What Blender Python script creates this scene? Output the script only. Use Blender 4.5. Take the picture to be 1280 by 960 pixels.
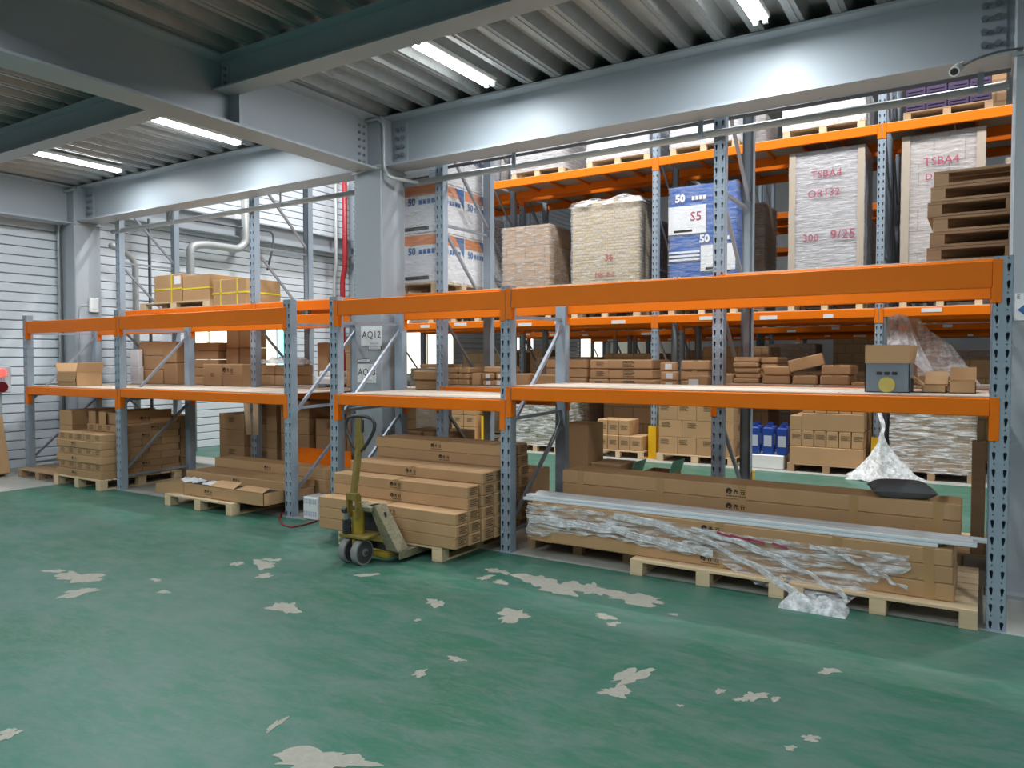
import bpy, math, random
from mathutils import Vector, Matrix
random.seed(7)
for o in list(bpy.data.objects): bpy.data.objects.remove(o)
S = bpy.context.scene
C = S.collection
# ------------------------------------------------------------------ camera, world, exposure
F = 939.0; PITCH = math.atan2(31, F); HC = 1.6; YAW = math.atan2(.531, .847)
cd = bpy.data.cameras.new('camera'); cam = bpy.data.objects.new('camera', cd); C.objects.link(cam)
cam.location = (0, 0, HC); cam.rotation_euler = (math.pi/2-PITCH, 0, YAW)
cd.sensor_width = 36; cd.lens = 36*F/1280; cd.clip_end = 200
S.camera = cam
w = bpy.data.worlds.new('world'); S.world = w; w.use_nodes = True
w.node_tree.nodes['Background'].inputs[0].default_value = (.80, .90, 1, 1)
w.node_tree.nodes['Background'].inputs[1].default_value = .17
S.view_settings.view_transform = 'Standard'; S.view_settings.look = 'None'
S.view_settings.gamma = 1; S.view_settings.use_curve_mapping = False
S.view_settings.exposure = 0.22
TUBE_W = 35; HALL_W = 270          # watts of one tube lamp / one high-bay lamp

_fw = (-math.sin(YAW)*math.cos(PITCH), math.cos(YAW)*math.cos(PITCH), -math.sin(PITCH))
_rt = (math.cos(YAW), math.sin(YAW), 0)
_up = tuple(Vector(_rt).cross(Vector(_fw)))
def at(u, v, X=None, Y=None, Z=None):
    "photo pixel -> point where its ray meets a plane of the place"
    a = (u-640)/F; b = (480-v)/F
    d = [_fw[i]+a*_rt[i]+b*_up[i] for i in range(3)]
    t = X/d[0] if X is not None else Y/d[1] if Y is not None else (Z-HC)/d[2]
    return Vector((d[0]*t, d[1]*t, HC+d[2]*t))

# ------------------------------------------------------------------ materials
MATS = {}
def nt(name):
    m = bpy.data.materials.new(name); m.use_nodes = True
    t = m.node_tree; b = t.nodes['Principled BSDF']; MATS[name] = m
    return m, t, b
def N(t, kind, **kw):
    n = t.nodes.new(kind)
    for k, v in kw.items():
        if k in n.inputs: n.inputs[k].default_value = v
        else: setattr(n, k, v)
    return n
def c4(c): return (c[0], c[1], c[2], 1)
def mat(name, col, rough=.55, metal=0, var=.12, scale=6., bump=0., stretch=(1, 1, 1), bscale=None, rnd=.0, spec=None):
    m, t, b = nt(name); L = t.links.new
    tc = N(t, 'ShaderNodeTexCoord'); mp = N(t, 'ShaderNodeMapping'); mp.inputs['Scale'].default_value = stretch
    L(tc.outputs['Object'], mp.inputs[0])
    no = N(t, 'ShaderNodeTexNoise', Scale=scale, Detail=5., Roughness=.6); L(mp.outputs[0], no.inputs['Vector'])
    mx = N(t, 'ShaderNodeMix', data_type='RGBA')
    mx.inputs[6].default_value = c4([c*(1-var) for c in col]); mx.inputs[7].default_value = c4([min(1, c*(1+var)) for c in col])
    L(no.outputs[0], mx.inputs[0])
    out = mx.outputs[2]
    if rnd:
        oi = N(t, 'ShaderNodeObjectInfo'); mr = N(t, 'ShaderNodeMapRange'); mr.inputs[3].default_value = 1-rnd; mr.inputs[4].default_value = 1+rnd
        L(oi.outputs['Random'], mr.inputs[0]); hs = N(t, 'ShaderNodeHueSaturation'); L(mr.outputs[0], hs.inputs['Value']); L(out, hs.inputs['Color']); out = hs.outputs[0]
    L(out, b.inputs['Base Color'])
    b.inputs['Roughness'].default_value = rough; b.inputs['Metallic'].default_value = metal
    if spec is not None: b.inputs['Specular IOR Level'].default_value = spec
    if bump:
        bp = N(t, 'ShaderNodeBump', Strength=bump, Distance=.01)
        n2 = N(t, 'ShaderNodeTexNoise', Scale=bscale or scale*3, Detail=4.); L(mp.outputs[0], n2.inputs['Vector'])
        L(n2.outputs[0], bp.inputs['Height']); L(bp.outputs[0], b.inputs['Normal'])
    return m
mat('kraft', (.47, .285, .14), .75, var=.09, scale=5, rnd=.10)
mat('tape', (.46, .28, .12), .3, var=.05)
mat('ink', (.03, .022, .018), .6, var=.05)
mat('red_ink', (.42, .06, .12), .6, var=.05)
mat('orange', (.93, .20, .003), .5, var=.07, scale=3, spec=.25)
mat('rack_grey', (.33, .40, .475), .45, metal=.1, var=.10, scale=4)
mat('brace_grey', (.34, .37, .43), .4, metal=.4, var=.1)
mat('steel_paint', (.39, .43, .465), .45, var=.05, scale=1.5)
mat('column_paint', (.39, .43, .465), .45, var=.05, scale=1.5)
mat('bolt_steel', (.30, .32, .34), .4, metal=.6)
mat('galvanised', (.33, .345, .335), .40, metal=.6, var=.22, scale=9, bump=.25, bscale=60)
mat('pipe_grey', (.47, .50, .50), .4, metal=.2, var=.06)
mat('dark_pipe', (.10, .11, .12), .5, var=.1)
mat('red_pipe', (.45, .03, .04), .4, var=.08)
mat('pine', (.70, .53, .33), .7, var=.16, scale=4, stretch=(1, 6, 6), rnd=.1)
mat('old_wood', (.40, .26, .145), .8, var=.25, scale=4, stretch=(1, 6, 6), rnd=.2)
mat('brown_wood', (.34, .215, .12), .8, var=.2, scale=4, stretch=(1, 6, 6), rnd=.15)
mat('ply', (.52, .44, .355), .7, var=.14, scale=3, stretch=(2, 9, 1), rnd=.06)
mat('panel_white', (.74, .80, .85), .4, var=.03, scale=1.2)
mat('hall_white', (.72, .75, .77), .6, var=.04, scale=1)
mat('slab', (.4, .4, .4), .9)
mat('bare', (.345, .335, .28), .85, var=.22, scale=25, bump=.3)
mat('yellow_guard', (.95, .56, .01), .4, var=.06)
mat('truck_yellow', (.25, .18, .04), .5, metal=.25, var=.5, scale=22)
mat('truck_yellow_new', (.30, .215, .015), .45, var=.25, scale=25)
mat('truck_worn', (.29, .27, .18), .5, metal=.4, var=.7, scale=45)
mat('rubber', (.045, .045, .048), .6, var=.2, scale=20)
mat('tread', (.22, .225, .22), .7, var=.2, scale=20)
mat('hub', (.30, .30, .29), .4, metal=.6, var=.3, scale=30)
mat('dark_steel', (.06, .06, .06), .45, metal=.5, var=.3)
mat('white_plastic', (.80, .81, .80), .4, var=.03)
mat('paper', (.82, .84, .84), .6, var=.02)
mat('profile_white', (.80, .84, .88), .3, var=.03)
mat('sheet_metal', (.6, .62, .63), .3, metal=.7, var=.1)
mat('foil_white', (.75, .78, .8), .3, var=.2, scale=12, bump=.6)
mat('black_foam', (.02, .02, .022), .6)
mat('cushion', (.10, .105, .11), .7, var=.1, bump=.2)
mat('blue_carton', (.035, .12, .42), .45, var=.1, scale=5)
mat('blue_bottle', (.02, .06, .30), .2, var=.1)
mat('grey_blue_carton', (.18, .22, .26), .6, var=.06)
mat('white_carton', (.80, .81, .84), .5, var=.03)
mat('orange_print', (.80, .28, .10), .5, var=.05)
mat('blue_print', (.04, .14, .38), .5, var=.05)
mat('grey_print', (.45, .5, .58), .5, var=.05)
mat('gold', (.55, .46, .12), .4)
mat('yellow_strap', (.85, .72, .04), .4)
mat('cable_red', (.28, .02, .02), .5)
mat('cable_black', (.02, .02, .02), .5)
mat('green_carton', (.12, .38, .24), .6)
mat('purple_crate', (.055, .035, .09), .5, var=.2)
mat('grey_wall', (.36, .39, .41), .6)
mat('red_lens_dark', (.16, .005, .01), .35)
mat('red_box', (.72, .74, .74), .5)
def emis(name, col, st):
    m, t, b = nt(name); b.inputs['Base Color'].default_value = c4(col)
    b.inputs['Emission Color'].default_value = c4(col); b.inputs['Emission Strength'].default_value = st
emis('tube_glow', (.93, .97, 1), 14)
emis('bay_glow', (1, 1, 1), 12)
emis('window_cream', (1, .95, .74), 1.5)
emis('window_green', (.88, 1, .62), 1.2)
emis('window_cyan', (.42, .95, .98), 1.0)
emis('window_white', (.95, 1, 1), 1.6)
emis('red_lens', (1, .06, .05), 2.2)
def film(name, dens, col=(.93, .95, .97), stretch=(1, 1, 9), scale=5., lo=.42, hi=.7, rough=.16):
    m, t, b = nt(name); L = t.links.new
    b.inputs['Base Color'].default_value = c4(col); b.inputs['Roughness'].default_value = rough
    tc = N(t, 'ShaderNodeTexCoord'); mp = N(t, 'ShaderNodeMapping'); mp.inputs['Scale'].default_value = stretch
    L(tc.outputs['Object'], mp.inputs[0])
    no = N(t, 'ShaderNodeTexNoise', Scale=scale, Detail=6., Roughness=.65, Distortion=.6); L(mp.outputs[0], no.inputs['Vector'])
    mr = N(t, 'ShaderNodeMapRange'); mr.inputs[1].default_value = lo; mr.inputs[2].default_value = hi; mr.inputs[3].default_value = dens[0]; mr.inputs[4].default_value = dens[1]
    L(no.outputs[0], mr.inputs[0])
    bp = N(t, 'ShaderNodeBump', Strength=.8, Distance=.03); L(no.outputs[0], bp.inputs['Height']); L(bp.outputs[0], b.inputs['Normal'])
    tr = N(t, 'ShaderNodeBsdfTransparent'); ms = N(t, 'ShaderNodeMixShader')
    L(mr.outputs[0], ms.inputs[0]); L(tr.outputs[0], ms.inputs[1]); L(b.outputs[0], ms.inputs[2])
    L(ms.outputs[0], t.nodes['Material Output'].inputs[0])
film('wrap', (.10, .55))
film('wrap_clear', (.03, .38))
film('wrap_thick', (.35, .85), col=(.8, .82, .88))
film('wrap_loose', (.08, .95), stretch=(.7, .7, 5), scale=6, lo=.43, hi=.62, rough=.28)
film('film_thin', (.25, .75), stretch=(1, 1, 3), scale=8, lo=.4, hi=.68)
film('film_white', (.45, .97), stretch=(1, 1, 1), scale=16, lo=.38, hi=.62, rough=.25)
def brickmat(name, c1, c2, mortar, bw, bh, msize=.02, rough=.7, bump=.4):  # joint colour paints the shade in the gaps between cartons
    m, t, b = nt(name); L = t.links.new
    tc = N(t, 'ShaderNodeTexCoord'); sp = N(t, 'ShaderNodeSeparateXYZ'); L(tc.outputs['Object'], sp.inputs[0])
    ad = N(t, 'ShaderNodeMath', operation='ADD'); L(sp.outputs[0], ad.inputs[0]); L(sp.outputs[1], ad.inputs[1])
    cb = N(t, 'ShaderNodeCombineXYZ'); L(ad.outputs[0], cb.inputs[0]); L(sp.outputs[2], cb.inputs[1])
    br = N(t, 'ShaderNodeTexBrick'); br.offset = .5
    br.inputs['Color1'].default_value = c4(c1); br.inputs['Color2'].default_value = c4(c2); br.inputs['Mortar'].default_value = c4(mortar)
    br.inputs['Scale'].default_value = 1; br.inputs['Mortar Size'].default_value = msize*bh*2; br.inputs['Brick Width'].default_value = bw; br.inputs['Row Height'].default_value = bh
    L(cb.outputs[0], br.inputs[0]); L(br.outputs[0], b.inputs['Base Color'])
    bp = N(t, 'ShaderNodeBump', Strength=bump, Distance=.01, invert=True); L(br.outputs[1], bp.inputs['Height']); L(bp.outputs[0], b.inputs['Normal'])
    b.inputs['Roughness'].default_value = rough
brickmat('tan_cartons', (.62, .49, .30), (.50, .39, .23), (.33, .24, .14), .085, .05, .05)
mat('corner_board', (.50, .42, .34), .7)
brickmat('grey_cartons', (.50, .43, .40), (.44, .37, .35), (.30, .24, .22), .24, .085, .03)
brickmat('grey_cartons_big', (.50, .43, .40), (.45, .38, .36), (.28, .22, .2), .36, .30, .012)
brickmat('brown_cartons', (.45, .275, .14), (.40, .24, .12), (.28, .17, .085), .4, .3, .02)
brickmat('kraft_cartons', (.46, .31, .18), (.41, .27, .15), (.28, .18, .10), .3, .2, .02)
brickmat('olive_cartons', (.36, .35, .24), (.30, .30, .2), (.15, .14, .09), .3, .2, .03)

# floor: green epoxy with concrete strips under the racks
m, t, b = nt('floor'); L = t.links.new
tc = N(t, 'ShaderNodeTexCoord'); sp = N(t, 'ShaderNodeSeparateXYZ'); L(tc.outputs['Object'], sp.inputs[0])
def step(sock, a, b_):
    r = N(t, 'ShaderNodeMapRange'); r.inputs[1].default_value = a; r.inputs[2].default_value = b_; L(sock, r.inputs[0]); return r.outputs[0]
def mth(op, a, b_=None):
    n = N(t, 'ShaderNodeMath', operation=op)
    for i, s in enumerate((a, b_)):
        if s is None: continue
        if isinstance(s, (int, float)): n.inputs[i].default_value = s
        else: L(s, n.inputs[i])
    return n.outputs[0]
front = mth('MULTIPLY', step(sp.outputs[1], 5.20, 5.19), step(sp.outputs[0], -10.02, -10.0))
aisle = mth('MULTIPLY', step(sp.outputs[1], 7.7, 7.72), step(sp.outputs[1], 11.02, 11.0))
green = mth('MAXIMUM', front, aisle)
def noise(scale, detail=6, rough=.6, dist=0., st=(1, 1, 1)):
    mp = N(t, 'ShaderNodeMapping'); mp.inputs['Scale'].default_value = st; L(tc.outputs['Object'], mp.inputs[0])
    n = N(t, 'ShaderNodeTexNoise', Scale=scale, Detail=float(detail), Roughness=rough, Distortion=dist); L(mp.outputs[0], n.inputs['Vector']); return n.outputs[0]
def ramp(sock, stops):
    r = N(t, 'ShaderNodeValToRGB'); e = r.color_ramp.elements
    for i, (p, c) in enumerate(stops):
        el = e[i] if i < 2 else e.new(p)
        el.position = p; el.color = c4(c)
    L(sock, r.inputs[0]); return r.outputs[0]
def mix(fac, a, b_):
    n = N(t, 'ShaderNodeMix', data_type='RGBA')
    for i, s in ((0, fac), (6, a), (7, b_)):
        if isinstance(s, (int, float)): n.inputs[i].default_value = s
        elif isinstance(s, tuple): n.inputs[i].default_value = c4(s)
        else: L(s, n.inputs[i])
    return n.outputs[2]
g1 = ramp(noise(.55, 5, .6, .4), [(.32, (.013, .132, .068)), (.5, (.027, .148, .096)), (.68, (.060, .170, .130))])
scuff = ramp(noise(2.2, 8, .72, .6, (1, 2.2, 1)), [(.44, (0, 0, 0)), (.70, (.75, .75, .75))])
g2 = mix(scuff, g1, (.125, .19, .165))
fine = ramp(noise(26, 5, .7), [(.62, (0, 0, 0)), (.8, (.5, .5, .5))])
streak = ramp(noise(6, 10, .8, .5, (.7, 2.0, 1)), [(.47, (0, 0, 0)), (.62, (.8, .8, .8))])
g2 = mix(streak, g2, (.105, .172, .145))
spk = ramp(noise(11, 7, .8, .3), [(.60, (0, 0, 0)), (.72, (.5, .5, .5))])
g2 = mix(spk, g2, (.02, .10, .07))
g3 = mix(fine, g2, (.16, .22, .19))
dark = ramp(noise(1.1, 6, .7, 1.2), [(.55, (0, 0, 0)), (.85, (.45, .45, .45))])
g4 = mix(dark, g3, (.035, .09, .08))
conc = ramp(noise(3, 7, .6), [(.3, (.33, .34, .31)), (.7, (.46, .46, .42))])
L(mix(green, conc, g4), b.inputs['Base Color'])
rr = N(t, 'ShaderNodeMapRange'); rr.inputs[3].default_value = .30; rr.inputs[4].default_value = .60; L(noise(1.8, 7, .7), rr.inputs[0]); L(rr.outputs[0], b.inputs['Roughness'])
bp = N(t, 'ShaderNodeBump', Strength=.12, Distance=.01); L(noise(18, 6), bp.inputs['Height']); L(bp.outputs[0], b.inputs['Normal'])

# ------------------------------------------------------------------ mesh helpers
WL = {}
class MB:
    def __init__(s): s.v = []; s.f = []
    def _convex(s, vs, fs):
        c = sum(vs, Vector())/len(vs); n0 = len(s.v); s.v += vs
        for f in fs:
            p = [vs[i] for i in f]; nn = (p[1]-p[0]).cross(p[2]-p[0])
            if nn.dot(sum(p, Vector())/len(p)-c) < 0: f = f[::-1]
            s.f.append([i+n0 for i in f])
    def obox(s, c, h, R=None, b=0.):
        c = Vector(c); vs = []; fs = []
        sg = [(x, y, z) for x in (-1, 1) for y in (-1, 1) for z in (-1, 1)]
        if b <= 0:
            vs = [Vector((x*h[0], y*h[1], z*h[2])) for x, y, z in sg]
            fs = [(0, 1, 3, 2), (4, 5, 7, 6), (0, 1, 5, 4), (2, 3, 7, 6), (0, 2, 6, 4), (1, 3, 7, 5)]
        else:
            b = min(b, min(h)*.45); idx = {}
            for g in sg:
                for a in range(3):
                    idx[(g, a)] = len(vs); vs.append(Vector([g[k]*(h[k]-(0 if k == a else b)) for k in range(3)]))
                fs.append([idx[(g, a)] for a in range(3)])
            for a in range(3):
                o1, o2 = [k for k in range(3) if k != a]
                for sn in (-1, 1):
                    q = []
                    for p1, p2 in ((-1, -1), (-1, 1), (1, 1), (1, -1)):
                        g = [0]*3; g[a] = sn; g[o1] = p1; g[o2] = p2; q.append(idx[(tuple(g), a)])
                    fs.append(q)
                for p1 in (-1, 1):
                    for p2 in (-1, 1):
                        g = [0]*3; g[o1] = p1; g[o2] = p2; ga = list(g); gb = list(g); ga[a] = -1; gb[a] = 1
                        ga = tuple(ga); gb = tuple(gb)
                        fs.append([idx[(ga, o1)], idx[(gb, o1)], idx[(gb, o2)], idx[(ga, o2)]])
        if R is not None: vs = [R @ v for v in vs]
        s._convex([v+c for v in vs], fs); return s
    def box(s, x0, x1, y0, y1, z0, z1, b=0.):
        return s.obox(((x0+x1)/2, (y0+y1)/2, (z0+z1)/2), ((x1-x0)/2, (y1-y0)/2, (z1-z0)/2), None, b)
    def bar(s, p, q, w=.03, h=None, b=0.):
        p = Vector(p); q = Vector(q); d = q-p; R = d.to_track_quat('Y', 'Z').to_matrix()
        return s.obox((p+q)/2, (w/2, d.length/2, (h or w)/2), R, b)
    def cyl(s, p, q, r, n=12, r2=None):
        return s.tube([p, q], r, n, r2)
    def tube(s, pts, r, n=8, r2=None, closed=False):
        pts = [Vector(p) for p in pts]; m = len(pts); n0 = len(s.v); nrm = None
        for i, p in enumerate(pts):
            a = pts[(i-1) % m] if (i > 0 or closed) else p; c = pts[(i+1) % m] if (i < m-1 or closed) else p
            d = (c-a).normalized()
            if nrm is None:
                nrm = d.orthogonal().normalized()
            nrm = (nrm-d*nrm.dot(d)).normalized(); bn = d.cross(nrm)
            rr = r if (r2 is None or m < 2) else r+(r2-r)*i/(m-1)
            for k in range(n):
                a_ = 2*math.pi*k/n; s.v.append(p+(nrm*math.cos(a_)+bn*math.sin(a_))*rr)
        for i in range(m if closed else m-1):
            for k in range(n):
                j = (i+1) % m
                s.f.append([n0+i*n+k, n0+i*n+(k+1) % n, n0+j*n+(k+1) % n, n0+j*n+k])
        if not closed:
            s.f.append([n0+k for k in range(n)][::-1]); s.f.append([n0+(m-1)*n+k for k in range(n)])
        return s
    def poly(s, pts, ext):
        "flat outline pushed along ext"
        pts = [Vector(p) for p in pts]; e = Vector(ext); n = len(pts); n0 = len(s.v)
        s.v += pts+[p+e for p in pts]
        s.f.append(list(range(n0, n0+n))); s.f.append([n0+n+i for i in range(n)][::-1])
        for i in range(n):
            j = (i+1) % n; s.f.append([n0+j, n0+i, n0+n+i, n0+n+j])
        return s
    def grid(s, fn, nu, nv):
        n0 = len(s.v)
        for i in range(nu+1):
            for j in range(nv+1): s.v.append(Vector(fn(i/nu, j/nv)))
        for i in range(nu):
            for j in range(nv):
                a = n0+i*(nv+1)+j; s.f.append([a, a+nv+1, a+nv+2, a+1])
        return s
    def build(s, name, material, parent=None, smooth=False):
        mn = Vector([min(v[k] for v in s.v) for k in range(3)]); mx = Vector([max(v[k] for v in s.v) for k in range(3)])
        c = Vector(((mn.x+mx.x)/2, (mn.y+mx.y)/2, mn.z))
        me = bpy.data.meshes.new(name); me.from_pydata([v-c for v in s.v], [], s.f)
        if smooth: me.shade_smooth()
        return place(name, me, material, c, parent)
def place(name, me, material, c, parent=None, rot=None):
    if material and not me.materials: me.materials.append(MATS[material])
    o = bpy.data.objects.new(name, me); C.objects.link(o); c = Vector(c)
    o.location = c-(WL[parent] if parent else Vector())
    if rot: o.rotation_euler = rot
    o.parent = parent; WL[o] = c
    return o
def empty(name, loc):
    o = bpy.data.objects.new(name, None); C.objects.link(o); o.location = loc; o.empty_display_size = .1; WL[o] = Vector(loc); return o
def tag(o, label, cat, group=None):
    o['label'] = label; o['category'] = cat
    if group: o['group'] = group
    return o
def struct(o): o['kind'] = 'structure'; return o
KIDS = {}
def copy_tree(o, loc=None, parent=None):
    c = o.copy(); C.objects.link(c); c.parent = parent
    if loc is not None: c.location = loc
    WL[c] = (WL[parent] if parent else Vector())+Vector(c.location)
    for k in [x for x in bpy.data.objects if x.parent == o]: copy_tree(k, None, c)
    return c
TXT = {}
def text_mesh(body, size, bold=0.):
    k = (body, size, bold)
    if k not in TXT:
        cu = bpy.data.curves.new('writing', 'FONT'); cu.body = body; cu.size = size; cu.align_x = 'CENTER'; cu.align_y = 'CENTER'; cu.offset = bold; cu.resolution_u = 2
        o = bpy.data.objects.new('tmp', cu); C.objects.link(o)
        bpy.context.view_layer.update()
        TXT[k] = bpy.data.meshes.new_from_object(o.evaluated_get(bpy.context.evaluated_depsgraph_get()))
        bpy.data.objects.remove(o)
    return TXT[k]
FRONT = (math.pi/2, 0, 0); SIDE = (math.pi/2, 0, math.pi/2)
def writing(body, size, c, material, parent, rot=FRONT, bold=0., name='lettering'):
    me = text_mesh(body, size, bold)
    if me.materials and me.materials[0] != MATS[material]:
        me = me.copy(); me.materials.clear(); TXT[(body, size, bold, material)] = me
    return place(name, me, material, c, parent, rot)
def stamp_mesh():
    "printed mark in the XZ plane facing -y: round emblem, two characters, one fine line"
    b = MB(); n = 14
    def disc(cx, cz, r, a0=0, a1=2*math.pi, k=n):
        i0 = len(b.v); b.v.append(Vector((cx, 0, cz)))
        for i in range(k+1):
            a = a0+(a1-a0)*i/k; b.v.append(Vector((cx+r*math.cos(a), 0, cz+r*math.sin(a))))
        for i in range(k): b.f.append([i0, i0+1+i, i0+2+i])
    disc(-.052, .006, .022, -.5, 4.2)
    disc(-.045, -.008, .008)
    def q(x0, x1, z0, z1):
        i0 = len(b.v); b.v += [Vector((x0, 0, z0)), Vector((x1, 0, z0)), Vector((x1, 0, z1)), Vector((x0, 0, z1))]; b.f.append([i0, i0+1, i0+2, i0+3])
    for cx in (-.004, .046):
        q(cx-.014, cx+.014, .014, .019); q(cx-.017, cx+.017, .003, .008); q(cx-.012, cx-.006, -.014, .006); q(cx+.005, cx+.011, -.014, .006)
    q(-.009, .001, .008, .02); q(.040, .060, -.016, -.012)
    for i in range(9): q(-.07+i*.0155, -.07+i*.0155+.012, -.032, -.026)
    me = bpy.data.meshes.new('printed_mark'); me.from_pydata(b.v, [], b.f); me.materials.append(MATS['ink']); return me
STAMP = stamp_mesh()
def lines_mesh():
    b = MB(); r = random.Random(3)
    for row in range(4):
        x = -.045
        while x < .04:
            wd = r.uniform(.008, .022); i0 = len(b.v); z = .024-row*.016
            b.v += [Vector((x, 0, z)), Vector((x+wd, 0, z)), Vector((x+wd, 0, z+.007)), Vector((x, 0, z+.007))]; b.f.append([i0, i0+1, i0+2, i0+3]); x += wd+.005
    me = bpy.data.meshes.new('printed_text'); me.from_pydata(b.v, [], b.f); me.materials.append(MATS['ink']); return me
LINES = lines_mesh()
UNIT = {}
def stamp(o, face, x0, x1, y0, y1, z0, z1, me=STAMP, fx=.5, fz=.5, sc=1., name='printed_mark'):
    if face == 'front': c = (x0+(x1-x0)*fx, y0-.0018, z0+(z1-z0)*fz); rot = None
    else: c = (x1+.0018, y0+(y1-y0)*fx, z0+(z1-z0)*fz); rot = (0, 0, math.pi/2)
    p = place(name, me, None, c, o, rot); p.scale = (sc, sc, sc); return p
def carton(x0, x1, y0, y1, z0, z1, label, group=None, m='kraft', tape=None, marks=(), name='carton', b=.006, rot=0):
    g = .002
    o = MB().box(x0+g, x1-g, y0+g, y1-g, z0, z1-.0006, b).build(name, m)
    tag(o, label, 'box', group)
    e = .0011
    if tape == 'x':      # tape runs along x over the top and down the ends
        yc = (y0+y1)/2; MB().box(x0-e+g, x1+e-g, yc-.024, yc+.024, z1-.035, z1+e).build('tape', 'tape', o)
    elif tape == 'y':
        xc = (x0+x1)/2; MB().box(xc-.024, xc+.024, y0-e+g, y1+e-g, z1-.035, z1+e).build('tape', 'tape', o)
    elif tape == 'bands':
        for f in (.06, .3, .52, .78, .955):
            xc = x0+(x1-x0)*f; MB().box(xc-.03, xc+.03, y0-e+g, y0+.03, z0+.001, z1+e).build('tape', 'tape', o)
    for k in marks:
        if k[0] == 'paper':
            xc = x0+(x1-x0)*k[1]; zc = z0+(z1-z0)*.5; hh = min(.035, (z1-z0)*.3); MB().box(xc-hh*1.3, xc+hh*1.3, y0-.001, y0+.004, zc-hh, zc+hh).build('paper_label', 'paper', o); continue
        stamp(o, k[0], x0, x1, y0+g, y1, z0, z1, *k[1:])
    if rot: o.rotation_euler.z = rot
    return o
def open_carton(x0, x1, y0, y1, z0, z1, label, m='kraft', flaps=((0, 60), (1, 60), (2, 60), (3, 60)), fl=.12, group=None, inner=None, name='open_carton', fm=None):
    t_ = .005
    b = MB(); b.box(x0, x1, y0, y1, z0, z0+t_); b.box(x0, x0+t_, y0, y1, z0, z1); b.box(x1-t_, x1, y0, y1, z0, z1); b.box(x0, x1, y0, y0+t_, z0, z1); b.box(x0, x1, y1-t_, y1, z0, z1)
    o = b.build(name, m); tag(o, label, 'box', group)
    for side, ang in flaps:   # 0 front, 1 back, 2 left, 3 right; angle up from horizontal
        a = math.radians(ang); dx, dz = math.cos(a)*fl, math.sin(a)*fl
        if side == 0: p = [(x0, y0, z1), (x1, y0, z1), (x1, y0-dx, z1+dz), (x0, y0-dx, z1+dz)]
        elif side == 1: p = [(x0, y1, z1), (x1, y1, z1), (x1, y1+dx, z1+dz), (x0, y1+dx, z1+dz)]
        elif side == 2: p = [(x0, y0, z1), (x0, y1, z1), (x0-dx, y1, z1+dz), (x0-dx, y0, z1+dz)]
        else: p = [(x1, y0, z1), (x1, y1, z1), (x1+dx, y1, z1+dz), (x1+dx, y0, z1+dz)]
        n = (Vector(p[1])-Vector(p[0])).cross(Vector(p[3])-Vector(p[0])).normalized()*.005
        MB().poly(p, n).build('flap', fm or m, o)
    return o

# ------------------------------------------------------------------ the setting
fl = struct(MB().box(-12.2, 9, -7, 27, -.2, 0).build('floor', 'floor'))
fl_loc = WL[fl]
for me in (fl.data,):   # keep the floor's texture space equal to the place's coordinates
    for v in me.vertices: v.co += fl_loc
    fl.location = (0, 0, 0); WL[fl] = Vector((0, 0, 0))
def patch(u, v, wpx, hpx, seed, tilt=0.):
    c = at(u, v, Z=0); r = random.Random(seed); n = 44
    ring = []
    ph = [r.uniform(0, 6.28) for _ in range(5)]
    for i in range(n):
        a = 2*math.pi*i/n
        k = 1+.22*math.sin(2*a+ph[0])+.18*math.sin(3*a+ph[1])+.14*math.sin(5*a+ph[2])+.12*math.sin(8*a+ph[3])+.07*math.sin(14*a+ph[4])+r.uniform(-.12, .12)
        uu = math.cos(a)*wpx/2*k; vv = math.sin(a)*hpx/2*k
        p = at(u+uu, v+vv+uu*tilt, Z=0); ring.append((p.x, p.y, .0006+(seed % 40)*.00004))
    MB().poly(ring, (0, 0, -.002)).build('bare_patch', 'bare', fl)
for i, (u, v, w_, h_, tl) in enumerate([(100, 722, 50, 14, 0), (98, 741, 50, 8, -.16), (68, 714, 26, 4, -.05), (195, 725, 12, 4, 0), (205, 740, 15, 4, -.1), (330, 706, 28, 9, .05), (330, 720, 22, 5, -.1), (296, 705, 14, 5, -.1),
        (357, 760, 32, 14, 0), (458, 719, 24, 4, -.05), (545, 754, 22, 9, 0), (641, 770, 42, 14, -.1), (607, 722, 18, 5, -.1), (626, 728, 16, 6, 0), (622, 714, 24, 6, .15), (570, 824, 20, 5, .1), (525, 842, 18, 8, -.3),
        (345, 906, 22, 8, -.6), (10, 918, 34, 10, -.25), (398, 950, 120, 26, -.05), (522, 775, 8, 3, 0), (672, 726, 46, 16, .12), (705, 735, 60, 16, .12), (742, 737, 26, 14, 0), (792, 748, 76, 14, .12),
        (757, 771, 28, 6, .1), (766, 780, 16, 5, 0), (842, 768, 12, 3, 0), (790, 845, 50, 16, -.3), (770, 865, 40, 12, .1), (900, 864, 12, 6, .1), (928, 874, 16, 6, 0), (944, 870, 26, 10, .05), (969, 874, 10, 7, .1),
        (1037, 839, 24, 7, 0), (1014, 923, 24, 7, .15), (988, 935, 14, 6, .1), (850, 882, 8, 3, 0), (340, 700, 20, 4, 0)]):
    patch(u, v, w_, h_, 100+i, tl)

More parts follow.
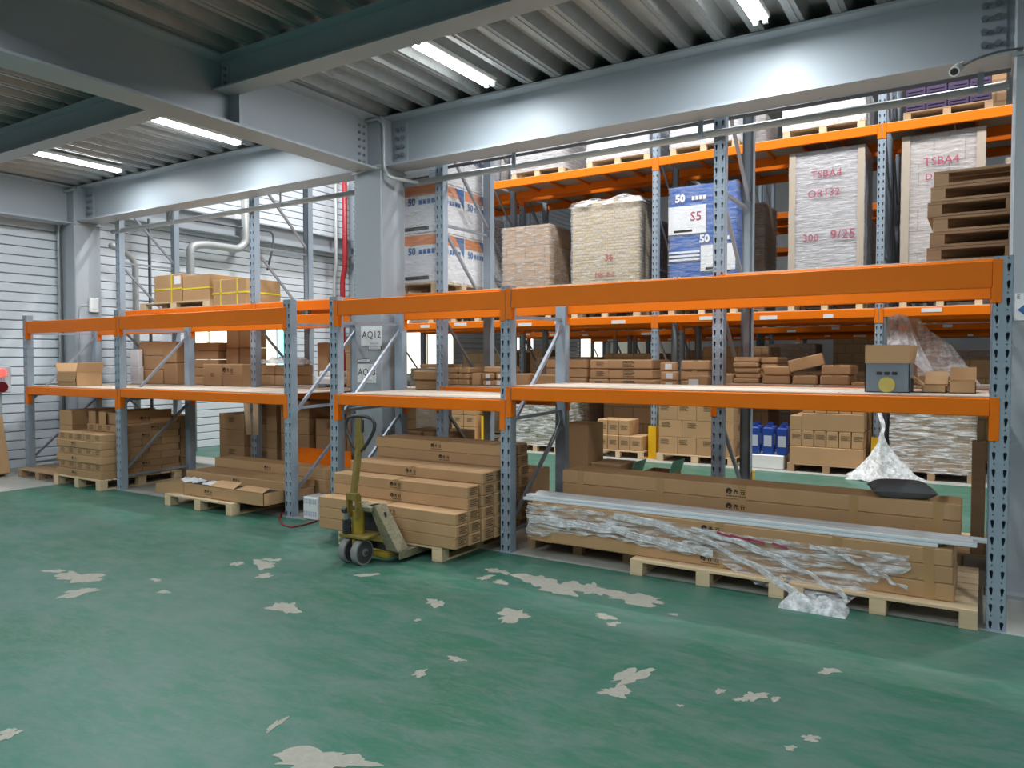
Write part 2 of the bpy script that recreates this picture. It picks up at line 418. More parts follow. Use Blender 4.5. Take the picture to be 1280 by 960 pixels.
# left wall: base sheet with horizontal panel boards standing proud; three windows further back
WX = -12.0
wl = struct(MB().box(WX-.2, WX-.06, 3.0, 27, 0, 9).build('wall_left', 'panel_white'))
WIN = [(8.25, 9.15, 1.35, 2.3, 'window_cream'), (9.75, 10.75, 1.35, 2.5, 'window_cyan'), (13.9, 16.2, 1.2, 2.7, 'window_cream'), (19.2, 20.4, 1.2, 2.6, 'window_white'), (23.6, 25.6, 1.2, 2.6, 'window_cream')]
pz = .136
nb = int(9/pz)
for i in range(nb):
    z0 = i*pz; z1 = z0+pz-.012
    cuts = sorted([(a, b_) for a, b_, c, d, _ in WIN if z1 > c-.02 and z0 < d+.02])
    y = 3.0
    for a, b_ in cuts+[(27, 27)]:
        if a-y > .05: MB().box(WX-.062, WX, y, a, z0+.002, z1, .006).build('panel', 'panel_white', wl)
        y = b_
for i, (a, b_, z0, z1, mm) in enumerate(WIN):
    b = MB(); f = .05
    b.box(WX-.03, WX+.03, a, a+f, z0, z1); b.box(WX-.03, WX+.03, b_-f, b_, z0, z1); b.box(WX-.03, WX+.03, a+f, b_-f, z0, z0+f); b.box(WX-.03, WX+.03, a+f, b_-f, z1-f, z1)
    b.box(WX-.03, WX+.03, (a+b_)/2-.02, (a+b_)/2+.02, z0+f, z1-f)
    o = struct(b.build('window_%d' % (i+1), 'white_plastic'))
    MB().box(WX-.02, WX-.008, a+f, (a+b_)/2-.02, z0+f, z1-f).build('pane', mm if mm != 'window_cyan' else 'window_cream', o)
    MB().box(WX-.02, WX-.008, (a+b_)/2+.02, b_-f, z0+f, z1-f).build('pane', mm, o)
struct(MB().box(-12.2, 9, 26.0, 26.2, 0, 9).build('wall_back', 'hall_white'))
struct(MB().box(-12.2, 9, 6.6, 26.2, 9.0, 9.15).build('ceiling_hall', 'hall_white'))
# upstand of the mezzanine edge above the beam
# ceiling: profiled steel deck running in depth, ribs .3 m apart
PT = .30; ZB = 4.185; ZT = 4.285
def deck(x0, x1, y0, y1):
    prof = []
    x = x0
    while x < x1-.01:
        prof += [(x, ZB), (x+.10, ZB), (x+.145, ZT), (x+.255, ZT)]; x += PT
    prof.append((x, ZB)); b = MB(); n = len(prof)
    for yy in (y0, y1):
        for px_, pz_ in prof: b.v.append(Vector((px_, yy, pz_)))
    for i in range(n-1): b.f.append([i, i+1, n+i+1, n+i])
    return b
ce = struct(deck(-12.1, 7.1, -5, 6.42).build('ceiling', 'galvanised'))
MB().box(-12.1, 7.1, -5, 6.42, 4.29, 4.42).build('slab', 'slab', ce)  # unseen slab over the deck, added to block light from above
MB().box(-12.1, 7.1, 6.405, 6.43, 4.181, 4.45).build('edge_plate', 'galvanised', ce)  # added plate closing the flute ends, keeps hall light out so they stay dark
for i in range(64):     # fine stiffening groove along each lower flute
    x = -12.1+i*PT+.05
    MB().box(x-.012, x+.012, -5, 6.42, ZB-.006, ZB+.004).build('stiffener', 'galvanised', ce)

def ibeam_x(x0, x1, yc, z0, z1, fw=.3, name='ceiling_beam', m='steel_paint', tf=.022, tw=.014):
    o = struct(MB().box(x0, x1, yc-tw/2, yc+tw/2, z0+tf, z1-tf).build(name, m))
    MB().box(x0, x1, yc-fw/2, yc+fw/2, z0, z0+tf).build('flange', m, o); MB().box(x0, x1, yc-fw/2, yc+fw/2, z1-tf, z1).build('flange', m, o); return o
def ibeam_y(y0, y1, xc, z0, z1, fw=.3, name='ceiling_beam', m='steel_paint', tf=.022, tw=.014):
    o = struct(MB().box(xc-tw/2, xc+tw/2, y0, y1, z0+tf, z1-tf).build(name, m))
    MB().box(xc-fw/2, xc+fw/2, y0, y1, z0, z0+tf).build('flange', m, o); MB().box(xc-fw/2, xc+fw/2, y0, y1, z1-tf, z1).build('flange', m, o); return o
CX = [-11.70, -5.645, .34]; CY = 6.27; HS = .197
BZ0 = 3.655; BZ1 = 4.18
beams = []
for a, b_ in ((CX[0], CX[1]), (CX[1], CX[2]), (CX[2], 6.4)):
    o = ibeam_x(a+HS, b_-HS, CY, BZ0, BZ1); beams.append(o)
    for e, sg in ((a+HS, 1), (b_-HS, -1)):   # bolted splice plates at both ends
        xc = e+sg*.13
        p = MB().box(xc-.085, xc+.085, CY-.022, CY-.006, BZ0+.06, BZ1-.06).build('splice_plate', 'steel_paint', o)
        for r in range(4):
            for cx_ in (-.045, .035):
                zz = BZ0+.125+r*.09
                MB().cyl((xc+cx_, CY-.022, zz), (xc+cx_, CY-.055, zz), .022, 6).build('bolt', 'bolt_steel', p)
for x in CX[:2]+[CX[2]]:
    o = ibeam_y(-5, CY-HS, x, 3.62, BZ1)
    if x == CX[1]:
        for r in range(6):
            for dy in (.06, .13):
                MB().cyl((x+.007, CY-HS-dy, 3.70+r*.075), (x+.028, CY-HS-dy, 3.70+r*.075), .014, 6).build('bolt', 'bolt_steel', o)
        MB().box(x+.007, x+.14, 4.33, 4.345, 3.645, BZ1-.025).build('stiffener', 'steel_paint', o)
for yc in (4.25, 2.15, 0.1, -2):
    for a, b_ in ((CX[0], CX[1]), (CX[1], CX[2]), (CX[2], 6.4)):
        o = ibeam_x(a+.02, b_-.02, yc, 3.90, BZ1, fw=.2, name='cross_beam', tf=.016)
        p = MB().box(a+.03, a+.13, yc-.016, yc-.007, 3.94, 4.13).build('splice_plate', 'steel_paint', o)
        for r in range(3):
            MB().cyl((a+.09, yc-.016, 3.97+r*.06), (a+.09, yc-.04, 3.97+r*.06), .014, 6).build('bolt', 'bolt_steel', p)
for i, x in enumerate(CX):
    o = struct(MB().box(x-HS, x+HS, CY-HS, CY+HS, 0, 4.18, .012).build('steel_column', 'column_paint'))
    MB().box(x-HS-.012, x+HS+.012, CY-HS-.012, CY+HS+.012, 3.615, 3.64).build('collar_plate', 'column_paint', o)
    MB().box(x-.3, x+.3, CY-.3, CY+.3, 0, .025).build('base_plate', 'column_paint', o)
    if i == 0: colL = o
    if i == 1: colM = o
    if i == 2: colR = o
# wall girt and a rear wall column in the hall
struct(ibeam_y(6.6, 12.2, WX+.16, 3.86, 4.2, fw=.22, name='wall_girt'))
o = struct(MB().box(WX, WX+.36, 12.3, 12.7, 0, 9, .01).build('steel_column', 'column_paint'))

# ------------------------------------------------------------------ lamps
def tube_lamp(x, y, label, zc=4.125, off=''):
    r = empty('tube_light'+off, (x, y, zc)); tag(r, label, 'lamp', 'tube lights under the steel deck')
    MB().box(x-.07, x+.07, y-.55, y+.55, zc+.02, zc+.062, .008).build('housing', 'white_plastic', r)
    for dx in (-.036, .036):
        MB().cyl((x+dx, y-.53, zc+.004), (x+dx, y+.53, zc+.004), .016, 10).build('tube'+off, 'tube_glow', r)
        for e in (-.54, .54): MB().box(x+dx-.018, x+dx+.018, y+e-.012, y+e+.012, zc-.014, zc+.022).build('end_cap', 'white_plastic', r)
    la = bpy.data.lights.new('tube_light_lamp'+off, 'AREA'); la.shape = 'RECTANGLE'; la.size = .14; la.size_y = 1.06; la.energy = TUBE_W; la.color = (.90, .96, 1)
    lo = bpy.data.objects.new('tube_light_lamp'+off, la); C.objects.link(lo); lo.location = (x, y, zc-.02)
    return r
LX = [(-1.46, 'twin tube light on the deck in front of the white security camera'), (-3.9, 'bright twin tube light on the deck nearest the sign-bearing column'), (-7.45, 'twin tube light beside the deep beam leading to the middle column'), (-9.9, 'twin tube light nearest the white panelled wall')]
for x, lb in LX: tube_lamp(x, 5.30, lb)
for y in (1.1, -1.0):
    for x in (-9.9, -7.45, -3.9, -1.46, 2.1): tube_lamp(x, y, 'twin tube light over the open floor, %s row out from the racks, %s from wall' % ('nearer' if y > 0 else 'farther', ['first', 'second', 'third', 'fourth', 'fifth'][[-9.9, -7.45, -3.9, -1.46, 2.1].index(x)]), off='_offscreen')
tube_lamp(2.1, 5.3, 'twin tube light on the deck beyond the right-hand column', off='_offscreen')
for x in (-9.5, -5.5, -1.5, 2.5):
    for y in (9.3,):      # over the aisle, above the top of the picture
        r = empty('high_bay_lamp_offscreen', (x, y, 8.4)); tag(r, 'round high bay lamp over the %s, %s from the wall' % ({9.3: 'aisle', 15.3: 'second aisle', 22: 'farthest rack'}[y], {-9.5: 'first', -5.5: 'second', -1.5: 'third', 2.5: 'fourth'}[x]), 'lamp', 'high bay lamps of the tall hall')
        MB().cyl((x, y, 8.45), (x, y, 8.7), .26, 20, .1).build('shade', 'white_plastic', r); MB().cyl((x, y, 8.43), (x, y, 8.45), .24, 20).build('diffuser_offscreen', 'bay_glow', r); MB().cyl((x, y, 8.7), (x, y, 9), .01, 6).build('hanger', 'dark_steel', r)
        la = bpy.data.lights.new('high_bay_light_offscreen', 'AREA'); la.shape = 'DISK'; la.size = .5; la.energy = HALL_W
        lo = bpy.data.objects.new('high_bay_light_offscreen', la); C.objects.link(lo); lo.location = (x, y, 8.4)

# ------------------------------------------------------------------ racks
def post_mesh(h, wd=.1, dp=.085, pitch=.1):
    b = MB()
    def hole_cell(x0, x1, z0, z1, hole):
        cx, cz = (x0+x1)/2, (z0+z1)/2
        outer = [(x0, z0), (cx, z0), (x1, z0), (x1, cz), (x1, z1), (cx, z1), (x0, z1), (x0, cz)]
        n0 = len(b.v)
        for x, z in outer: b.v.append(Vector((x, 0, z)))
        for x, z in hole: b.v.append(Vector((cx+x, 0, cz+z)))
        for x, z in hole: b.v.append(Vector((cx+x, .004, cz+z)))
        for i in range(8):
            j = (i+1) % 8; b.f.append([n0+i, n0+j, n0+8+j, n0+8+i]); b.f.append([n0+8+i, n0+8+j, n0+16+j, n0+16+i])
    n = int(round(h/pitch)); hw = wd/2
    def key(s): # slanted keyhole
        return [(-.002*s, -.027), (.003*s, -.029), (.007*s, -.020), (.012*s, .004), (.013*s, .014), (.004*s, .021), (-.006*s, .016), (-.006*s, .002)] if s > 0 else [(-.003, -.029), (.002, -.027), (.006, .002), (.006, .016), (-.004, .021), (-.013, .014), (-.012, .004), (-.007, -.020)]
    b.v += []
    for i in range(n):
        z0 = i*h/n; z1 = (i+1)*h/n
        zm = z0+(z1-z0)*.72; dot = [(.0045*math.cos(a), .0045*math.sin(a)) for a in [math.pi*(1.25+.25*q) for q in range(8)]]
        hole_cell(-hw, 0, z0, zm, key(-1)); hole_cell(0, hw, z0, zm, key(1)); hole_cell(-hw, 0, zm, z1, dot); hole_cell(0, hw, zm, z1, dot)
    b.box(-hw, hw, dp-.003, dp, 0, h); b.box(-hw, hw, 0, dp, h-.003, h)  # back closed by an added plate so the slots look dark
    for sx in (-1, 1):
        x = sx*hw; t_ = .003
        b.box(min(x, x-sx*t_), max(x, x-sx*t_), 0, dp, 0, h)
        b.box(min(x, x-sx*.022), max(x, x-sx*.022), dp-t_, dp, 0, h)
    return b
POST = {}
def rack(name, label, xs, yf, dp, h, bays, rear_h=None, brace='up', conn=.2, wd=.1, deck_m='ply', group=None, bars=False, foot=True, marks=False):
    r = empty(name, (xs[0], yf, 0)); tag(r, label, 'rack', group)
    if h not in POST:
        b = post_mesh(h, wd); me = bpy.data.meshes.new('upright_post'); me.from_pydata(b.v, [], b.f); me.materials.append(MATS['rack_grey']); POST[h] = me
    yb = yf+dp
    for x in xs:
        place('upright_post', POST[h], None, (x, yf, 0), r); p = place('upright_post', POST[h], None, (x, yb, 0), r, (0, 0, math.pi))
        if foot:
            MB().box(x-.055, x+.055, yf-.015, yf+.12, 0, .006).build('foot_plate', 'rack_grey', r); MB().box(x-.055, x+.055, yb-.12, yb+.015, 0, .006).build('foot_plate', 'rack_grey', r)
        a, c = yf+.05, yb-.05
        if brace == 'up':
            zs = [.16, 1.10, 1.95]
            for z in zs: MB().bar((x, a, z), (x, c, z+.02), .028).build('brace', 'brace_grey', r)
            for z0, z1 in ((.22, 1.04), (1.02, 1.93)): MB().bar((x+.012, a, z0), (x+.012, c, z1), .028).build('brace', 'brace_grey', r)
        else:
            z = .15
            MB().bar((x, a, z), (x, c, z), .028).build('brace', 'brace_grey', r)
            k = 0
            while z+.95 < h:
                MB().bar((x+.012, a, z+.93), (x+.012, c, z+.05), .028).build('brace', 'brace_grey', r)
                z += .97
                if k % 3 == 2 or k == 2: MB().bar((x, a, z), (x, c, z), .028).build('brace', 'brace_grey', r)
                k += 1
    for i, levels in enumerate(bays):
        x0, x1 = xs[i]+wd/2, xs[i+1]-wd/2
        for lv in levels:
            zt, bh, dk = lv[:3]
            for side, y0, y1 in ((0, yf+.002, yf+.052), (1, yb-.052, yb-.002)):
                o = MB().box(x0, x1, y0, y1, zt-bh, zt, .006).build('beam', 'orange', r)
                ch = max(conn, bh+.05)
                for xe, sg in ((x0, -1), (x1, 1)):
                    xa, xb = sorted((xe-.001*sg, xe+sg*(wd/2-.004)))
                    yy = yf-.006 if side == 0 else yb+.002
                    q = MB().box(xa, xb, yy, yy+.005, zt-ch, zt+.004, .002).build('connector', 'orange', o)
                    # return of the connector against the side of the post
                    xs0, xs1 = sorted((xe, xe-sg*.006)); MB().box(xs0, xs1, min(yy, y0)+.001, max(yy, y1), zt-ch, zt-bh-.0005 if False else zt-bh+.001).build('connector_return', 'orange', o)
            if bars:
                nn = int((x1-x0)/.55)
                for k in range(1, nn+1):
                    xx = x0+(x1-x0)*k/(nn+1); MB().box(xx-.02, xx+.02, yf+.052, yb-.052, zt-.05, zt-.012).build('cross_bar', 'orange', r)
            if dk:
                nn = max(2, int(round((x1-x0)/.8)))
                for k in range(nn):
                    a = x0+(x1-x0)*k/nn; c = x0+(x1-x0)*(k+1)/nn
                    MB().box(a+.004, c-.004, yf+.03, yb-.03, zt-.012+.013, zt+.012, .003).build('deck_board', deck_m, r)
    return r
Y1 = 5.22; D1 = 1.03
rackA = rack('pallet_rack', 'low orange and grey pallet rack beside the white panelled wall', [-11.2, -8.97, -5.95], Y1, D1, 2.2,
     [[(2.115, .16, 0), (1.222, .105, 1)], [(2.125, .165, 0), (1.24, .105, 1)]], conn=.24)
rackB = rack('pallet_rack', 'low orange and grey pallet rack over the hand pallet truck load and long cartons', [-5.30, -3.335, .09], Y1, D1, 2.2,
     [[(2.165, .15, 0), (1.262, .10, 1)], [(2.178, .16, 0), (1.37, .108, 1)]], conn=.25)
Y2 = 6.5
X2 = [-11.11, -8.05, -5.0, -1.96, 1.1]
rack2 = rack('pallet_rack', 'tall grey pallet rack standing back to back with the two low racks', X2, Y2, 1.0, 6.0,
     [[(1.215, .1, 1), (2.32, .12, 1)], [(1.235, .1, 1), (2.32, .12, 1)], [(1.30, .1, 1), (2.32, .12, 1)], [(1.375, .1, 1), (2.33, .12, 1)]], brace='down')
Y3 = 11.5
X3 = [-11.03, -7.77, -4.5, -1.23, 2.04]
rows = [(Y3, 'tall orange and grey pallet rack across the aisle holding the wrapped stacks'), (12.75, 'tall pallet rack standing back to back behind the wrapped stacks')]
for yy, lb in rows:
    rack('pallet_rack', lb, X3, yy, 1.0, 6.8, [[(2.3, .12, 1), (4.82, .13, 1)]]*4, brace='down', deck_m='ply', bars=True)
for yy, lb in ((17.2, 'distant tall pallet rack two aisles behind the wrapped stacks'), (18.45, 'distant tall pallet rack back to back with the one two aisles behind'), (22.6, 'farthest pallet rack before the back wall windows')):
    rack('pallet_rack', lb, X3, yy, 1.0, 6.8, [[(2.3, .12, 1), (4.82, .13, 1)]]*4, brace='down', deck_m='ply', bars=False, foot=False)
rl = random.Random(11)
for o in [q for q in bpy.data.objects if q.name.split('.')[0] == 'pallet_rack' and q.location.y > 11]:
    for i in range(4):
        for k in range(3):
            x = X3[i]+.5+k*.9+rl.uniform(0, .4); z = 2.3-rl.choice((.04, .06, .08)); wd = rl.uniform(.12, .32)
            MB().box(x, x+wd, o.location.y-.002, o.location.y+.004, z-.03, z+.025).build('label_strip', 'paper', o)
# post guards
def guard(x, y, label, h=.45, z0=.0, wd=.13):
    b = MB(); b.box(x-wd/2, x+wd/2, y-.06, y-.05, z0, h); b.box(x-wd/2, x-wd/2+.008, y-.05, y+.06, z0, h); b.box(x+wd/2-.008, x+wd/2, y-.05, y+.06, z0, h)
    o = b.build('post_guard', 'yellow_guard'); tag(o, label, 'guard', None)
    MB().box(x-wd/2-.03, x+wd/2+.03, y-.09, y-.0605, z0, z0+.01).build('foot_plate', 'yellow_guard', o)
guard(X3[1], Y3-.012, 'yellow post guard at the rack post beside the stacked white-topped cartons', .55)
guard(X3[2], Y3-.012, 'yellow post guard between the small cartons and the three-layer carton pallet', .52)
guard(X3[3], Y3-.012, 'yellow post guard with crumpled plastic film against it', .52)
b = MB(); x = X2[3]; y = 7.5
b.box(x-.065, x+.065, y+.05, y+.06, 0, .5); b.box(x-.065, x-.057, y-.05, y+.05, 0, .5); b.box(x+.057, x+.065, y-.05, y+.05, 0, .5)
tag(b.build('post_guard', 'yellow_guard'), 'yellow post guard on the rear post of the tall rack by the aisle', 'guard')

# ------------------------------------------------------------------ pallets
def pallet(x0, x1, y0, y1, z0, label, m='pine', hz=.118, name='wooden_pallet', group=None, n=7, parent=None):
    r = parent or empty(name, ((x0+x1)/2, (y0+y1)/2, z0))
    if not parent: tag(r, label, 'pallet', group)
    L_ = y1-y0
    for k in range(n):
        a = y0+L_*(k+.06)/n; c = y0+L_*(k+.94)/n
        if k == 0: a = y0
        if k == n-1: c = y1
        MB().box(x0, x1, a, c, z0+hz-.02, z0+hz, .002).build('deck_board', m, r)
    for fx in (0, .455, .91):
        xa = x0+(x1-x0)*fx; xb = xa+(x1-x0)*.09
        for fy in (0, .455, .91):
            ya = y0+L_*fy; MB().box(xa, xb, ya, ya+L_*.09, z0+.016, z0+hz-.02, .003).build('block', m, r)
        MB().box(xa, xb, y0, y1, z0, z0+.017, .002).build('bottom_board', m, r)
    return r
ZP = .118
def wrapped(x0, x1, y0, y1, z0, z1, label, core, wrapm='wrap', pm='pine', group=None, pal=True, puff=.02, layers=None, irregular=0, simple=False, mat_fn=None):
    r = empty('wrapped_pallet_load', ((x0+x1)/2, (y0+y1)/2, z0)); tag(r, label, 'pallet load', group)
    zb = z0
    if pal:
        if simple:
            b = MB(); b.box(x0, x1, y0, y1, z0+.10, z0+.125)
            for f in (0, .455, .91): b.box(x0+(x1-x0)*f, x0+(x1-x0)*(f+.09), y0, y1, z0, z0+.10)
            b.build('pallet', pm, r)
        else: pallet(x0, x1, y0, y1, z0, '', pm, .125, parent=r)
        zb = z0+.125
    MB().box(x0+.01, x1-.01, y0+.01, y1-.01, zb, z1, .012).build('cartons', core, r)
    if wrapm:
        rd = random.Random(int(x0*1000+y0*77)); ph = [rd.uniform(0, 6.28) for _ in range(6)]
        def f(u, v):
            a = u*4; k = int(a) % 4; t_ = a-int(a)
            cx = [(x0, y0), (x1, y0), (x1, y1), (x0, y1)]; p = cx[k]; q = cx[(k+1) % 4]
            if u >= 1: p = q = cx[0]
            x = p[0]+(q[0]-p[0])*t_; y = p[1]+(q[1]-p[1])*t_; z = zb-.03+(z1+.006-zb+.03)*v
            wv = puff*(.25+.35*math.sin(z*9+u*7+ph[0])+.25*math.sin(z*21+u*3+ph[1])+.15*math.sin(u*60+ph[2]))
            mxx, myy = (x0+x1)/2, (y0+y1)/2; d = Vector((x-mxx, y-myy, 0)).normalized()*(.004+max(0, wv)*.6)
            return (x+d.x, y+d.y, z)
        b = MB(); b.grid(f, 32, 22); n0 = len(b.v)
        b.v += [Vector((x0, y0, z1+.006)), Vector((x1, y0, z1+.006)), Vector((x1, y1, z1+.006)), Vector((x0, y1, z1+.006))]; b.f.append([n0, n0+1, n0+2, n0+3])
        b.build('stretch_wrap', wrapm, r, True)
    return r
# ---- rack across the aisle, level at 2.3 m
LV = 2.312; LT = 4.832
g3 = 'wrapped loads across the aisle'
tan = wrapped(-6.06, -4.80, 11.6, 12.4, LV, 4.2, 'tan stack of many small cartons wrapped in clear film, top uneven', 'tan_cartons', 'wrap')
MB().box(-5.75, -4.85, 11.7, 12.3, 4.2, 4.30, .03).build('loose_top_layer', 'tan_cartons', tan)
def crumple(x0, x1, y0, y1, z, amp, seed):
    r = random.Random(seed); ph = [r.uniform(0, 6.28) for _ in range(8)]
    def f(u, v):
        e = min(u, 1-u, v, 1-v)
        h = amp*min(1, e*6)*(.6+.25*math.sin(u*17+ph[0]+v*5)+.2*math.sin(v*23+ph[1]+u*9)+.12*math.sin((u+v)*40+ph[2]))
        if e < .02: h = -amp*.8
        return (x0+(x1-x0)*u, y0+(y1-y0)*v, z+h)
    return MB().grid(f, 28, 20)
crumple(-6.1, -4.76, 11.56, 12.4, 4.27, .10, 3).build('film_cap', 'wrap_loose', tan, True)
writing('36', .16, (-5.35, 11.585, 3.30), 'red_ink', tan); writing('MK-8-2', .12, (-5.42, 11.585, 3.02), 'red_ink', tan)
blue = wrapped(-4.31, -3.22, 11.6, 12.5, LV, 4.33, 'blue and white printed cartons wrapped on a pallet behind a grey post', 'blue_carton', 'wrap_clear')
fy = 11.6-.002
def decal(b_, x0, x1, z0, z1, m, nm='printed_panel', y=None, e=.004):
    return MB().box(x0, x1, (y if y is not None else fy)-e, (y if y is not None else fy)+.006, z0, z1).build(nm, m, b_)
decal(blue, -4.31, -3.70, 3.58, 4.02, 'white_carton'); decal(blue, -3.78, -3.24, 2.98, 3.38, 'white_carton'); decal(blue, -4.30, -3.8, 3.22, 3.25, 'white_carton'); decal(blue, -4.30, -3.8, 3.28, 3.31, 'white_carton'); decal(blue, -4.30, -3.8, 3.16, 3.19, 'white_carton')
decal(blue, -4.29, -3.25, 2.46, 2.76, 'white_carton')
for x, z in ((-4.12, 4.14), (-3.72, 3.48), (-4.16, 2.84)): writing('50', .16, (x, fy-.006, z), 'white_carton', blue, bold=.008)
for x, z in ((-3.93, 4.13), (-3.5, 3.47), (-3.95, 2.83)):
    for k in range(4): decal(blue, x+k*.06, x+k*.06+.045, z-.03, z+.03, 'white_carton', 'printed_letters')
writing('S5', .2, (-3.86, fy-.008, 3.84), 'red_ink', blue); decal(blue, -4.22, -3.92, 3.61, 3.645, 'ink', 'barcode', e=.006); decal(blue, -3.7, -3.45, 3.0, 3.035, 'ink', 'barcode', e=.006)
t1 = wrapped(-2.46, -1.45, 11.6, 12.5, LV, 4.60, 'tall film-wrapped carton stack with red handwriting, left of a slotted post', 'grey_cartons', 'wrap_thick')
for x in (-2.46, -1.54): MB().box(x, x+.09, 11.585, 11.62, LV+.15, 4.60).build('corner_board', 'corner_board', t1)
writing('TSBA4', .15, (-1.95, 11.575, 4.25), 'red_ink', t1); writing('OR132', .15, (-1.98, 11.575, 3.98), 'red_ink', t1); writing('300', .15, (-2.15, 11.575, 3.35), 'red_ink', t1); writing('9/25', .19, (-1.72, 11.575, 3.37), 'red_ink', t1)
t2 = wrapped(-.99, -.02, 11.6, 12.5, LV, 4.62, 'tall film-wrapped carton stack with red handwriting, behind the stack of bare pallets', 'grey_cartons_big', 'wrap')
for x in (-.99, -.12): MB().box(x, x+.1, 11.585, 11.62, LV+.15, 4.62).build('corner_board', 'corner_board', t2)
writing('TSBA4', .15, (-.52, 11.575, 4.24), 'red_ink', t2); writing('DR:10', .12, (-.55, 11.575, 4.04), 'red_ink', t2); writing('27/4', .12, (-.3, 11.575, 3.98), 'red_ink', t2)
wrapped(-7.55, -6.55, 11.7, 12.5, LV, 4.0, 'dark brown carton stack in film left of the tan stack', 'brown_cartons', 'wrap')
wrapped(-9.2, -8.0, 11.6, 12.5, LV, 4.3, 'white and orange carton stack in film seen past the tall grey posts', 'white_carton', 'wrap')
wrapped(-.1+.3, 1.3, 11.7, 12.5, LV, 4.2, 'film-wrapped carton stack behind the stack of bare pallets by the column', 'kraft_cartons', 'wrap')
# top level
tp = [(-7.25, -6.2, 5.75, 'wrap_thick', 'grey_cartons_big', 'pinkish wrapped load on the top level next to the mast posts'), (-5.75, -4.62, 5.7, 'wrap_thick', 'white_carton', 'white wrapped load on the top level above the tan stack'), (-4.28, -3.2, 5.75, 'wrap_thick', 'white_carton', 'white wrapped load on the top level above the blue cartons'),
      (-2.55, -1.45, 5.45, 'film_white', 'white_carton', 'load under a loose white plastic sheet on the top level'), (-9.3, -8.1, 5.7, 'wrap_thick', 'white_carton', 'white wrapped load on the top level above the white and orange cartons')]
for x0, x1, z1, wm, cm, lb in tp: wrapped(x0, x1, 11.55, 12.5, LT, z1, lb, cm, wm)
cr = empty('crate_stack', (-.45, 12, LT)); tag(cr, 'stack of dark purple plastic crates on the top level near the right column', 'crate stack')
pallet(-.98, .05, 11.6, 12.5, LT, '', 'old_wood', .12, parent=cr)
for k in range(5):
    for i in range(4):
        x0 = -.96+i*.25; MB().box(x0, x0+.243, 11.62, 12.4, LT+.12+k*.16, LT+.12+k*.16+.152, .012).build('crate', 'purple_crate', cr)
        for j in range(3): MB().box(x0+.03, x0+.21, 11.612, 11.622, LT+.14+k*.16+j*.042, LT+.14+k*.16+j*.042+.022).build('slot', 'purple_crate', cr)
# row behind and farther rows
cores = {'brown_cartons': 'brown carton', 'kraft_cartons': 'kraft carton', 'grey_cartons_big': 'greyish carton', 'grey_cartons': 'pale grey small-carton', 'white_carton': 'white carton'}
LAY = ['bottom layer', 'second layer', 'third layer', 'fourth layer', 'fifth layer', 'sixth layer', 'seventh layer', 'eighth layer']
ORD = ['first', 'second', 'third', 'fourth', 'fifth', 'sixth', 'seventh', 'eighth']
rd = random.Random(5)
def fill(yf, z, zmax, where, grp, wr=('wrap', 'wrap_thick', None), hmin=.8, p=.9, cm=None):
    for i in range(4):
        for k in range(2):
            if rd.random() > p: continue
            x0 = X3[i]+.22+k*1.5+rd.uniform(0, .15); wd = rd.uniform(1.0, 1.2); c = rd.choice(cm or list(cores)); wm = rd.choice(wr)
            wrapped(x0, x0+wd, yf+.05, yf+.95, z, z+rd.uniform(hmin, zmax), '%s %s load %s, %s from the wall' % ('film-wrapped' if wm else 'unwrapped', cores[c], where, ORD[i*2+k]), c, wm, group=grp, simple=True)
BR = ['brown_cartons', 'brown_cartons', 'kraft_cartons']
fill(12.75, LV, 1.9, 'behind the wrapped stacks', 'loads on the second level behind the wrapped stacks', hmin=1.2)
fill(12.75, LT, 1.2, 'on the top level behind others', 'loads on the top level behind the wrapped stacks')
fill(12.75, 0, 1.9, 'on the floor behind the carton pallets', 'floor loads behind the carton pallets', hmin=1.35, cm=BR, wr=(None, None, 'wrap'), p=1.)
fill(17.2, 0, 2.1, 'on the floor of the distant rack', 'floor loads of the distant rack', hmin=1.7, cm=BR, wr=(None, None, 'wrap'), p=.85)
fill(17.2, LV, 1.7, 'on the distant rack level', 'second-level loads of the distant rack', hmin=1.0)
fill(18.45, LV, 1.7, 'on the rack behind the distant rack', 'second-level loads of the second distant rack', hmin=1.0)
fill(22.6, 0, 2.1, 'on the floor of the farthest rack', 'floor loads of the farthest rack', hmin=1.2, p=.7, cm=BR)
# ---- rack across the aisle, floor pallets
YF = 11.25
def stack(x0, x1, y0, y1, z0, nx, nz, bh, label, group, m='kraft', marks=(), ny=1, gap=.0, name='carton', tape=None):
    for k in range(nz):
        for j in range(ny):
            for i in range(nx):
                a = x0+(x1-x0)*i/nx; c = x0+(x1-x0)*(i+1)/nx; d = y0+(y1-y0)*j/ny; e = y0+(y1-y0)*(j+1)/ny
                dx = random.uniform(-gap, gap)
                carton(a+dx+.003, c+dx-.003, d, e, z0+k*bh, z0+(k+1)*bh, label+(', '+LAY[k] if nz > 1 else '')+(', '+ORD[i]+' from wall' if nx > 1 else ''), group, m, tape, marks if j == 0 else (), name, .01)
wrapped(-7.05, -6.12, YF, YF+1, 0, .93, 'greenish film-wrapped floor load across the aisle', 'olive_cartons', 'wrap_loose')
pallet(-5.45, -4.6, YF, YF+.95, 0, 'floor pallet under two layers of small square cartons', 'pine')
stack(-5.42, -4.62, YF+.02, YF+.5, ZP, 4, 1, .24, 'small square kraft carton in the lower layer left of a yellow guard', 'small cartons by the yellow guard, lower layer', marks=(('front', LINES, .5, .5, 1.2),))
stack(-5.42, -4.85, YF+.06, YF+.5, ZP+.24, 3, 1, .25, 'small square kraft carton in the upper layer left of a yellow guard', 'small cartons by the yellow guard, upper layer', marks=(('front', LINES, .5, .5, 1.2),))
pallet(-4.36, -3.12, YF, YF+1.05, 0, 'floor pallet under large kraft cartons right of a yellow guard', 'pine')
